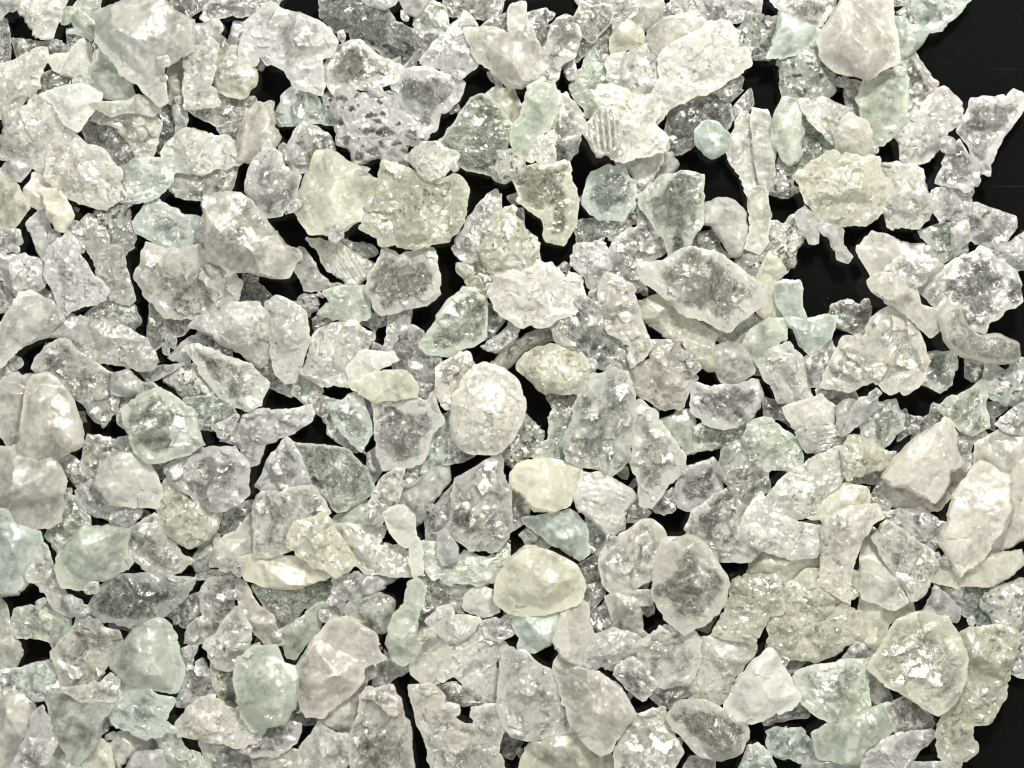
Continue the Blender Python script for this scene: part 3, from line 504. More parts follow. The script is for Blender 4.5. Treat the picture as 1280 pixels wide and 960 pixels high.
0|w|b|24.8,455.2 15.9,462.2 12.0,460.1 12.1,448.4 16.0,447.2 23.1,449.0|
1|w|y|457.4,852.7 454.4,861.7 441.6,861.4 449.3,851.5|
1|w|w|1150.0,407.2 1144.5,410.1 1140.6,408.3 1144.9,405.2|
0|w|y|980.2,652.2 975.8,646.1 980.8,635.2 985.4,638.3 984.9,649.9|
1|g|v|460.5,108.8 467.6,106.1 476.3,111.3 476.6,118.4 467.5,118.1|
0|c|y|402.1,613.7 401.5,615.9 397.0,622.1 393.4,624.0 387.9,622.1 392.0,614.9 397.8,611.4|
0|g|n|1132.1,204.6 1128.5,202.9 1125.8,198.6 1128.6,196.0 1132.9,198.5|
0|m|w|364.1,900.3 362.5,903.5 358.0,902.6 355.4,900.9 358.0,896.6 361.9,896.4|
0|g|v|489.8,86.2 488.4,83.3 492.3,75.2 499.0,72.0 499.5,80.1 494.1,86.4|
1|w|w|621.5,189.9 626.0,190.2 630.1,193.9 631.9,199.8 627.2,197.8 622.9,194.5|
0|m|g|733.5,473.8 737.4,470.3 741.6,468.4 746.9,469.4 746.4,473.3 738.6,475.9|
0|w|v|621.3,108.0 620.8,103.3 622.1,102.0 624.5,100.0 627.7,102.4 626.4,105.6 624.1,107.1|
0|w|w|950.2,587.9 954.3,583.4 963.9,584.3 955.0,589.2|
1|w|a|102.7,313.6 95.2,313.7 90.2,309.9 91.7,304.4 93.6,301.5 98.3,301.5 102.5,307.7|
1|w|v|428.2,53.2 425.7,50.2 425.4,43.9 428.1,42.2 430.4,46.4 430.1,49.4|
0|m|b|1142.6,151.6 1138.5,149.7 1138.3,145.3 1141.2,145.6|
0|m|w|721.5,346.0 724.2,343.0 730.0,343.6 729.2,347.8 724.5,349.3|
1|w|v|1218.6,781.0 1211.4,778.6 1209.6,775.0 1213.7,771.9 1216.4,774.7|
0|g|w|1182.6,508.9 1178.9,512.3 1176.3,512.0 1175.2,510.2 1178.6,507.9|
0|c|n|208.7,441.5 205.1,439.4 201.9,432.1 204.4,428.8 209.2,432.6 208.9,436.9|
1|w|a|1090.2,193.6 1090.7,188.6 1093.4,186.9 1094.4,190.3|
0|w|b|792.0,610.8 790.8,607.5 794.0,601.0 797.9,601.4 797.6,607.3|
1|w|y|210.4,99.4 205.7,102.9 201.7,101.7 206.3,97.0|
1|g|v|465.7,831.8 467.0,842.9 457.2,848.3 455.0,832.2|
0|w|b|509.0,24.5 506.6,24.2 503.2,20.0 502.3,13.3 506.6,16.8 510.1,21.7|
1|w|b|1170.8,692.8 1172.2,700.0 1169.8,706.2 1166.6,709.8 1165.1,707.0 1164.8,702.4 1167.8,694.5|
0|g|v|157.5,255.6 153.9,248.5 162.1,240.9 171.6,240.6 171.7,244.7 169.5,250.4 160.0,256.9|
1|c|g|759.2,674.3 760.0,671.3 764.2,668.4 770.9,672.8 766.6,677.7 761.3,677.9|
1|c|w|42.5,871.8 50.3,868.1 57.7,870.7 55.7,874.4 47.9,874.6|
0|m|w|462.7,265.9 458.8,258.6 465.6,247.8 468.6,257.1|
1|c|n|870.0,449.4 874.8,459.6 867.0,467.1 860.7,452.7|
1|w|g|1084.6,661.9 1090.9,660.5 1097.6,665.3 1098.5,671.3 1095.2,673.5 1086.1,669.5|
1|m|v|786.3,592.8 784.4,599.3 777.6,597.3 770.6,590.6 778.6,586.7 784.8,584.5|
0|w|n|1164.5,907.5 1163.2,905.2 1165.9,900.8 1168.3,902.0 1167.4,904.9|
0|w|v|817.9,519.4 818.2,513.6 821.0,508.7 821.7,514.7|
0|w|b|360.8,267.0 365.1,258.3 368.6,254.3 375.6,254.4 374.5,258.7 367.7,264.8|
1|c|w|299.8,718.5 293.2,713.6 289.5,705.1 296.2,701.3 302.1,710.4|
0|w|y|607.1,773.4 605.4,768.4 610.1,764.7 614.3,766.3 612.9,771.0|
1|w|v|217.4,431.8 215.8,434.1 210.1,426.7 208.8,422.5 210.6,420.4 217.1,423.0 218.5,426.2|
0|m|v|843.2,555.7 846.6,553.5 850.4,554.0 853.0,556.6 845.9,558.4|
1|w|b|936.2,534.4 939.0,541.0 934.6,551.9 931.3,553.1 929.0,546.4 931.6,540.4|
1|g|g|461.1,213.7 457.5,214.9 452.6,217.2 447.6,215.6 451.5,210.9 455.1,211.1|
0|w|w|351.5,193.3 350.1,184.5 353.7,179.7 357.8,182.6 357.1,187.8|
0|w|v|727.4,249.0 725.6,246.5 729.8,242.1 732.6,242.4 733.4,245.9 729.5,249.5|
1|w|g|98.3,759.1 104.2,756.6 110.0,758.3 112.8,762.6 108.2,765.8 103.4,766.0|
0|w|w|573.9,134.7 571.1,138.3 563.3,140.1 563.6,135.6 570.4,130.0|
0|m|a|806.9,728.9 809.4,730.1 809.6,731.9 809.1,734.8 807.7,734.9 805.9,731.1|
0|w|y|216.2,780.8 215.9,774.9 219.8,772.0 221.1,776.2|
0|c|w|537.5,746.7 532.4,747.5 530.7,744.0 531.8,741.0 533.6,740.5 536.6,742.4|
0|w|v|132.7,895.2 135.3,890.1 140.9,890.9 143.7,894.4 139.2,896.9|
1|g|w|1168.9,767.1 1161.5,769.2 1155.1,762.5 1162.8,758.9|
0|w|y|746.1,664.1 749.6,661.2 756.6,661.5 757.0,665.7 750.5,667.3|
1|m|g|1178.8,695.6 1181.9,693.7 1186.0,698.2 1185.4,705.0 1182.7,704.3 1178.2,701.0|
'''

# ------------------------------------------------------------------ noise
def _hash(ix, iy, seed):
    h = (ix.astype(np.int64) * 374761393 + iy.astype(np.int64) * 668265263 + seed * 144665) & 0xFFFFFFFF
    h = ((h ^ (h >> 13)) * 1274126177) & 0xFFFFFFFF
    h = h ^ (h >> 16)
    return (h & 0xFFFFFF) / float(0x1000000)

def vnoise(x, y, seed):
    ix = np.floor(x); iy = np.floor(y)
    fx = x - ix; fy = y - iy
    u = fx * fx * fx * (fx * (fx * 6 - 15) + 10); v = fy * fy * fy * (fy * (fy * 6 - 15) + 10)
    a = _hash(ix, iy, seed); b = _hash(ix + 1, iy, seed)
    c = _hash(ix, iy + 1, seed); d = _hash(ix + 1, iy + 1, seed)
    return (a * (1 - u) + b * u) * (1 - v) + (c * (1 - u) + d * u) * v

def fbm(x, y, seed, octv=4, gain=.5):
    s = 0; a = 1; t = 0
    for o in range(octv):
        c, n = math.cos(.7 * o), math.sin(.7 * o)
        s = s + a * vnoise((x * c - y * n) * 2 ** o + 17.3 * o, (x * n + y * c) * 2 ** o - 9.1 * o, seed + 31 * o)
        t += a; a *= gain
    return s / t

def cells(x, y, seed):
    """F1, F2 distances and the id of the nearest jittered cell"""
    ix = np.floor(x); iy = np.floor(y)
    f1 = np.full(x.shape, 9.); f2 = np.full(x.shape, 9.); idd = np.zeros(x.shape); qx = np.zeros(x.shape); qy = np.zeros(x.shape)
    for dx in (-1, 0, 1):
        for dy in (-1, 0, 1):
            cx = ix + dx; cy = iy + dy
            px = cx + _hash(cx, cy, seed); py = cy + _hash(cx, cy, seed + 7)
            d = np.hypot(px - x, py - y)
            near = d < f1
            f2 = np.where(near, f1, np.minimum(f2, d))
            idd = np.where(near, _hash(cx, cy, seed + 13), idd); qx = np.where(near, px, qx); qy = np.where(near, py, qy)
            f1 = np.where(near, d, f1)
    return f1, f2, idd, x - qx, y - qy

def chips_off(x, y, cs, seed, step, tilt):
    """a surface broken into small tilted faces: height, face id"""
    wx = x + cs * 1.1 * (fbm(x / (cs * 1.3), y / (cs * 1.3), seed + 1, 3) - .5); wy = y + cs * 1.1 * (fbm(x / (cs * 1.3), y / (cs * 1.3), seed + 2, 3) - .5)
    f1, f2, ci, dx, dy = cells(wx / cs, wy / cs, seed)
    a = ci * 6.283 * 7
    return ((np.mod(ci * 13.7, 1) - .5) * step + (np.cos(a) * dx + np.sin(a) * dy) * tilt) * cs, np.mod(ci * 5.3, 1), f2 - f1

def ridge(n, p):
    return (1 - np.abs(2 * n - 1)) ** p

def sstep(a, b, x):
    t = np.clip((x - a) / (b - a), 0, 1)
    return t * t * (3 - 2 * t)

# ------------------------------------------------------------------ outline and solid
def rough_outline(P, step, amp, rng, seed, rounded=False, grow=2.4):
    P = np.array(P, float)
    n = len(P)
    push = P - .5 * (np.roll(P, 1, 0) + np.roll(P, -1, 0))            # splinters have corners: draw them out
    P = P + push * np.minimum(.30, 5. / np.maximum(1e-6, np.hypot(push[:, 0], push[:, 1])))[:, None] * (0. if rounded else rng.uniform(.1, 1., n)[:, None])
    out = []
    for i in range(n):
        a, b = P[i], P[(i + 1) % n]
        L = np.hypot(*(b - a)); k = max(1, int(round(L / step)))
        for j in range(k):
            out.append(a + (b - a) * j / k)
    Q = np.array(out)
    for _ in range(4 if rounded else 0): Q = .25 * np.roll(Q, 1, 0) + .5 * Q + .25 * np.roll(Q, -1, 0)
    T = np.roll(Q, -1, 0) - np.roll(Q, 1, 0)
    N = np.stack([T[:, 1], -T[:, 0]], 1); N /= np.maximum(1e-6, np.hypot(N[:, 0], N[:, 1]))[:, None]
    # splintered edge: straight runs between random knots at three lengths
    m = len(Q); t = np.arange(m) * step; per = m * step; o = np.zeros(m)
    for run, a in ((34., 2.6), (14., 1.8), (6., 1.3), (3., .7)):
        k = max(3, int(per / run)); kn = np.sort(rng.uniform(0, per, k)); kv = rng.uniform(-1, 1, k) * a * amp
        o += np.interp(t, kn, kv, period=per)
    q = 1. if min(Q.max(0) - Q.min(0)) > 26 else .5
    o *= q * (.75 if rounded else 1.15)
    sgn = 1. if np.sum(Q[:, 0] * np.roll(Q[:, 1], -1) - np.roll(Q[:, 0], -1) * Q[:, 1]) > 0 else -1.
    return Q + N * (o + sgn * grow)[:, None]

def inside_and_dist(X, Y, Q):
    A = Q; B = np.roll(Q, -1, 0)
    ins = np.zeros(X.shape, bool); dist = np.full(X.shape, 1e9)
    for (ax, ay), (bx, by) in zip(A, B):
        if (ay > by) != (ay < by) or ay != by:
            c = (ay > Y) != (by > Y)
            with np.errstate(divide='ignore', invalid='ignore'):
                xs = ax + (Y - ay) * (bx - ax) / (by - ay if by != ay else 1e-9)
            ins ^= c & (X < xs)
        ex, ey = bx - ax, by - ay
        t = np.clip(((X - ax) * ex + (Y - ay) * ey) / max(1e-9, ex * ex + ey * ey), 0, 1)
        dist = np.minimum(dist, np.hypot(X - ax - t * ex, Y - ay - t * ey))
    return ins, dist

def points_in(Q, sp, rng, margin):
    lo = Q.min(0); hi = Q.max(0)
    xs = np.arange(lo[0] + sp * .3, hi[0], sp); ys = np.arange(lo[1] + sp * .3, hi[1], sp * .866)
    X, Y = np.meshgrid(xs, ys); X[1::2] += sp / 2
    X = X.ravel() + rng.uniform(-.22, .22, X.size) * sp; Y = Y.ravel() + rng.uniform(-.22, .22, Y.size) * sp
    ins, d = inside_and_dist(X, Y, Q)
    k = ins & (d > margin)
    return np.stack([X[k], Y[k]], 1), d[k]

# thickness factor, shoulder, outline roughness
KIND = {'m': (.98, .62, .85), 'g': (.92, .55, 1.15), 'p': (.80, .45, 1.4), 's': (.62, .36, 1.0), 'w': (.98, .50, .95), 'c': (.60, .36, .85)}
TINT = {'n': (.735, .735, .69), 'w': (.80, .795, .75), 'v': (.76, .757, .742), 'g': (.735, .785, .70), 'y': (.775, .77, .668),
        'b': (.778, .763, .706), 'a': (.725, .79, .735), 'k': (.60, .615, .58)}

def solid(P, style, tint, seed, sp, gain=0., rounded=False):
    # capitals are the plainer, bolder cases: W one dark window in a white rim, C smooth dark glass, P open sponge, S straight deep grooves
    kind = {'T': 'w'}.get(style, style.lower())
    """vertices, faces and per-vertex milk / tone of one piece, in outline units, plus its under-side"""
    rng = np.random.default_rng(seed)
    kt, ru, amp = KIND[kind]
    Q = rough_outline(P, sp, amp, rng, seed, rounded)
    I, dI = points_in(Q, sp, rng, sp * .55)
    r = max(dI.max() if len(dI) else 3., 3.)
    T = kt * r ** .9 * 1.25 * rng.uniform(.85, 1.15)
    T = min(T, 56.)
    V = np.vstack([Q, I]); d = np.concatenate([np.zeros(len(Q)), dI])
    X, Y = V[:, 0], V[:, 1]
    w = np.argmax(dI) if len(dI) else 0
    cx, cy = (I[w] if len(dI) else Q.mean(0))
    u = d / r
    ruv = ru * (.75 + .5 * vnoise(X / (r * .9), Y / (r * .9), seed + 3))
    prof = np.sqrt(np.clip(1 - (1 - np.minimum(u / ruv, 1)) ** 2, 0, 1))
    h = T * (.12 + .88 * (.45 * prof + .55 * np.minimum(u / ruv, 1)))
    # fracture faces: curved planes that cut the dome
    nf = {'m': 4, 'g': 6, 'p': 5, 's': 3, 'w': 8, 'c': 6}[kind] + int(r > 35) * 3
    sl = {'m': .75, 'g': .8, 'p': .5, 's': .4, 'w': .95, 'c': .55}[kind]
    fid = np.zeros(len(V), int); facets = h.copy()
    th0 = rng.uniform(0, 6.28)
    ripple = np.zeros(len(V))
    for k in range(nf):
        th = th0 + 6.283 * (k + rng.uniform(-.35, .35)) / nf
        s = sl * rng.uniform(.35, 1.25)
        ox, oy = cx + r * rng.uniform(-.4, .4), cy + r * rng.uniform(-.4, .4)
        px = (X - ox) * math.cos(th) + (Y - oy) * math.sin(th); py = -(X - ox) * math.sin(th) + (Y - oy) * math.cos(th)
        bow = rng.uniform(-.012, .02) * 20 / r
        f = T * rng.uniform(.5, .92) - s * px + bow * (py ** 2 + .4 * px ** 2) + (fbm(X / (r * .5), Y / (r * .5), seed + 50 + k, 3) - .5) * r * .14
        rd = np.hypot(px + r * 1.2, py)
        rp = np.sin(rd * 6.28 / (r * rng.uniform(.16, .3)) + 3 * vnoise(X / r, Y / r, seed + k)) * rng.uniform(0, 1) ** 2 * .022 * r
        m = f < facets
        fid = np.where(m, k + 1, fid); ripple = np.where(m, rp, ripple); facets = np.where(m, f, facets)
    soft = {'m': .86, 'g': .88, 'p': .6, 's': .9, 'w': .95, 'c': .95}[kind]
    if rounded: soft *= .7
    if style == 'T': soft = 0.
    h = np.maximum(h * (1 - soft) + facets * soft, .06 * T * np.minimum(1, u * 6)) 
    if kind in 'wcs': h = h + ripple * np.minimum(1, u * 4)
    e = np.minimum(1, u * 5)
    big = (fbm(X / (r * .7), Y / (r * .7), seed + 11, 3) - .5)
    h = h + big * T * .16 * e
    fr = rng.uniform(0, 1, nf + 1)[fid]                               # one value per fracture face
    hi = fbm(X / 7, Y / 7, seed + 21, 4)
    ca, sa = math.cos(th0), math.sin(th0)
    along, across = X * ca + Y * sa, -X * sa + Y * ca
    wi = fbm(along / 26 + 1.5 * big, across / 5 + 3 * big, seed + 23, 3)
    blob = fbm(X / (r * .6), Y / (r * .6), seed + 29, 3, .4)
    amt = {'m': .12, 'g': .40, 'p': .45, 's': .35, 'w': .8, 'c': .6}[kind] * rng.uniform(.35, 1.25) * {'W': .5, 'C': .25, 'T': .12}.get(style, 1.) * (.5 if rounded else 1.)
    h1, i1, g1 = chips_off(X, Y, max(7, r * .62), seed + 101, .16, .55)
    h2, i2, g2 = chips_off(X, Y, max(4.5, r * .26), seed + 151, .14, .5)
    h = h + (h1 * amt + h2 * amt * .35) * e
    wisp = ridge(fbm(along / 20 + 2 * big, across / 11, seed + 201, 3), 9) + .7 * ridge(fbm(X / 13, Y / 13, seed + 211, 3), 12)
    face = (fr - .5) * .6 + (i1 - .5) * .55 + (i2 - .5) * .12        # how each broken face differs in clearness
    tone = 1. + .04 * (hi - .5) + .14 * (fr - .5) + .10 * (i1 - .5)
    if kind == 'm':
        h = h + (hi - .5) * 1.6 * e
        milk = .69 + .25 * face + .8 * (blob - .5) + .3 * wisp + .3 * (wi - .5) + .5 * gain + .2 * sstep(.2, .03, u)
    elif kind == 'g':
        f1, f2, ci, _, _ = cells(X / 4.2, Y / 4.2, seed)
        h = h + ((hi - .5) * 3.0 + (ci - .5) * 1.3) * e
        milk = .84 + .22 * face + .5 * (blob - .5) + .25 * wisp
        spot = sstep(.62, .72, fbm(X / 5, Y / 5, seed + 41, 3)) * sstep(.45, .62, vnoise(X / (r * .8), Y / (r * .8), seed + 43))
        milk = milk - .42 * spot; h = h - 2.5 * spot * e
    elif kind == 'p':
        cs = min(15, max(6.0, r * .42))
        wx = along * .8 + 17 * (fbm(X / 10, Y / 10, seed + 61, 4) - .5); wy = across * 1.25 + 17 * (fbm(X / 10, Y / 10, seed + 67, 4) - .5)
        f1, f2, ci, _, _ = cells(wx / cs, wy / cs, seed)
        rad = .10 + .40 * np.mod(ci * 3.7, 1) ** 1.5
        pit = sstep(rad, rad * .45, f1) * (ci > (.12 if style == 'P' else .35))
        rim = sstep(.25, .05, np.abs(f1 - rad - .1)) * (ci > .35)
        h = h + (-4.5 * pit + 1.2 * rim + (hi - .5) * 5) * e * min(1, r / 20)
        milk = .74 + .22 * rim - .62 * pit + .5 * (blob - .5) + .2 * face + .2 * wisp
    elif kind == 's':
        q = across * .9 + along * .25 + 7 * (fbm(X / 34, Y / 34, seed + 71, 2) - .5)
        per = max(4.5, min(10, r * .24))
        st = np.sin(q * 6.28 / per + 5 * (fbm(X / 25, Y / 25, seed + 73, 3) - .5)) * sstep(.35, .55, fbm(X / 18, Y / 18, seed + 77, 2))
        h = h + st * .6 * e
        milk = .68 + .15 * st + .25 * face + .4 * (blob - .5) + .3 * wisp
        milk = np.maximum(milk, sstep(.28, .05, u) * .8)
    elif kind == 'w':
        h = h + (wi - .5) * 2.6 * e + (hi - .5) * 1.0 * e
        rimw = sstep(.06, .40, u + .5 * (fbm(X / (r * .6), Y / (r * .6), seed + 221, 2) - .5))
        win = sstep(.25, .75, blob + .45 * face) * rimw
        milk = .84 - .62 * win + .30 * (wi - .5) + .15 * face + .30 * wisp
        h = h - 1.6 * win * e * min(1, r / 25)
    else:
        h = h + (wi - .5) * 2.0 * e
        milk = .16 + .4 * sstep(.16, .0, u) + .2 * (wi - .5) + .5 * (blob - .5) + .35 * face + .4 * wisp
    if style == 'T':                                                   # a smooth bent rod of clear glass
        h = T * 1.25 * np.sqrt(np.clip(1 - (1 - np.minimum(u, 1)) ** 2, .004, 1)) + .6 * (wi - .5)
        milk = .85 * sstep(.40, .08, u) + .16 + .45 * sstep(.8, .2, (X - X.min()) / 30.) + .25 * wisp + .3 * (wi - .5)
    if style == 'w' and rng.uniform() < .45 and r > 14:
        edge = rng.uniform(.12, .3); deep = rng.uniform(.45, .75)
        win = sstep(edge, edge + .3, u + 1.0 * (fbm(X / (r * .8), Y / (r * .8), seed + 231, 3) - .5) + .3 * (fr - .5))
        milk = .90 - deep * win + .22 * (wi - .5) + .28 * wisp + .22 * (i1 - .5) * win
    if style == 'W':
        win = sstep(.22, .50, u + .9 * (fbm(X / (r * .7), Y / (r * .7), seed + 231, 3) - .5) + .25 * (fr - .5))
        milk = .93 - .80 * win + .22 * (wi - .5) + .28 * wisp + .25 * (i1 - .5) * win
    elif style == 'C':
        milk = .06 + .60 * sstep(.14, .02, u) + .10 * (wi - .5) + .18 * face + .35 * wisp * sstep(.45, .6, blob)
    elif style == 'P':
        milk = .80 + .2 * rim - 1.0 * pit + .4 * (blob - .5)
    elif style == 'S':
        st = np.clip(np.sin((across + 1.2 * (fbm(X / 40, Y / 40, seed + 79, 2) - .5)) * 6.28 / 7.5) * 1.6, -1, 1) * sstep(.1, .3, u)
        h = h + st * 1.6 * e
        milk = .52 + .42 * st + .2 * (blob - .5)
        milk = np.maximum(milk, sstep(.2, .05, u) * .9)
    # mirror-like patches painted onto the faces, standing in for reflections from inner cracks
    si = {'m': .10, 'g': .22, 'p': .36, 's': .42, 'w': .46, 'c': .32}[kind] * rng.uniform(.5, 1.3) * {'W': .4, 'C': .4, 'S': .5, 'T': .2}.get(style, 1.)
    silver = si * sstep(.40, 1.05, i1 + .6 * (blob - .5) + .9 * (wi - .5)) * sstep(.05, .25, u) + si * .5 * wisp * sstep(.3, .6, blob)
    silver = np.clip(silver, 0, .8)
    if tint == 'k': milk = milk - .10
    milk = milk + gain - {'m': .06, 'g': .07, 'p': .05, 's': .05, 'w': .11, 'c': .03}[kind]
    milk = np.clip(milk + .12 * sstep(.12, 0, u), .04, .98)
    h = np.maximum(h, .02 * T)
    # under-side: a shallower mirrored dome, coarser
    B, dB = points_in(Q, sp * 1.7, rng, sp * 1.2)
    hb = -T * .34 * np.sqrt(np.clip(1 - (1 - np.minimum(dB / r / .7, 1)) ** 2, 0, 1)) * (.8 + .4 * vnoise(B[:, 0] / (r * .6), B[:, 1] / (r * .6), seed + 81)) if len(B) else np.zeros(0)
    if len(B):
        b1, j1, _ = chips_off(B[:, 0], B[:, 1], max(9, r * .75), seed + 301, .12, .8)
        b2, j2, _ = chips_off(B[:, 0], B[:, 1], max(7, r * .4), seed + 331, .12, .7)
        hb = (hb - T * .12 + b1 + b2) * np.minimum(1, dB / r * 3)
        frost = .06 if style == 'P' else .10 if style == 'C' else {'m': .58, 'g': .62, 'p': .45, 's': .3, 'w': .18, 'c': .08}[kind]
        vary = {'C': .25, 'c': .6, 'W': .7}.get(style, 1.)
        mb = np.clip(frost + vary * (1.1 * (j1 - .5) + .7 * (j2 - .5)) * (1 - frost), .02, .95)
    nq = len(Q)
    edges = [(i, (i + 1) % nq) for i in range(nq)]
    def tri(pts):
        vs, es, fs, ov, oe, of = delaunay_2d_cdt([Vector((float(a), float(b))) for a, b in pts], edges, [], 1, 1e-5)
        return vs, fs, ov
    try:
        vt, ft, ot = tri(V)
        vb, fb, ob = tri(np.vstack([Q, B]) if len(B) else Q)
    except Exception:
        return None
    verts = []; mk = []; tn = []; sv = []; faces = []
    def src(o, n, p, ref):
        if o: return o[0]
        return int(np.argmin((ref[:, 0] - p[0]) ** 2 + (ref[:, 1] - p[1]) ** 2))
    ref_b = np.vstack([Q, B]) if len(B) else Q
    for p, o in zip(vt, ot):
        i = src(o, len(V), p, V)
        verts.append((p[0], p[1], h[i] if i >= nq else h[i] * .5)); mk.append(milk[i]); tn.append(tone[i]); sv.append(silver[i])
    mid = {}
    for i, o in enumerate(ot):
        for q in o:
            if q < nq: mid[q] = i
    for f in ft: faces.append(tuple(f))
    low = []
    for p, o in zip(vb, ob):
        i = src(o, len(ref_b), p, ref_b)
        if i < nq and o and i in mid:
            low.append(mid[i])
        else:
            low.append(len(verts))
            verts.append((p[0], p[1], hb[i - nq] if i >= nq else 0.)); mk.append(mb[i - nq] if i >= nq else .5); tn.append(1.); sv.append(0.)
    for f in fb: faces.append(tuple(low[i] for i in reversed(f)))
    n_up = len(ft)
    return np.array(verts), faces, np.array(mk), np.array(tn), np.array(sv), B, hb, Q, V, h, n_up

# ------------------------------------------------------------------ resting heights
G = 4.0; GX, GY = 380, 300; OFF = 120.
HG = np.zeros((GY, GX))
def settle(res):
    """lay a piece on what already lies there: lean it until it fits, return lift and lean"""
    verts, faces, mk, tn, sv, B, hb, Q, V, h, _ = res
    if len(B) < 3:
        S = Q; sb = np.zeros(len(Q))
    else:
        S = np.vstack([B, Q]); sb = np.concatenate([hb, np.zeros(len(Q))])
    gx = np.clip(((S[:, 0] + OFF) / G).astype(int), 0, GX - 1); gy = np.clip(((S[:, 1] + OFF) / G).astype(int), 0, GY - 1)
    base = HG[gy, gx]; c = S.mean(0); best = None
    for ax in np.linspace(-.32, .32, 9):
        for ay in np.linspace(-.32, .32, 9):
            pl = ax * (S[:, 0] - c[0]) + ay * (S[:, 1] - c[1])
            gap = base - (sb + pl)
            z = np.percentile(gap, 90)
            floor = (-(sb + pl)).max()                       # never under the table
            z = max(z, floor)
            cost = np.mean(z + pl + sb - base) + 14 * (abs(ax) + abs(ay)) + .6 * max(0, z + (sb + pl).max())
            if best is None or cost < best[0]: best = (cost, z, ax, ay)
    _, z, ax, ay = best
    gx = np.clip(((V[:, 0] + OFF) / G).astype(int), 0, GX - 1); gy = np.clip(((V[:, 1] + OFF) / G).astype(int), 0, GY - 1)
    top = z + h + ax * (V[:, 0] - c[0]) + ay * (V[:, 1] - c[1])
    np.maximum.at(HG, (gy, gx), top)
    return z, ax, ay, c

# ------------------------------------------------------------------ materials
def new_mat(name):
    m = bpy.data.materials.new(name); m.use_nodes = True
    nt = m.node_tree; nt.nodes.clear()
    return m, nt, nt.nodes.new, nt.links.new

def math_node(nt, op, a, b=None, clamp=False):
    n = nt.nodes.new('ShaderNodeMath'); n.operation = op; n.use_clamp = clamp
    for i, v in enumerate((a, b)):
        if v is None: continue
        if isinstance(v, (int, float)): n.inputs[i].default_value = v
        else: nt.links.new(v, n.inputs[i])
    return n.outputs[0]

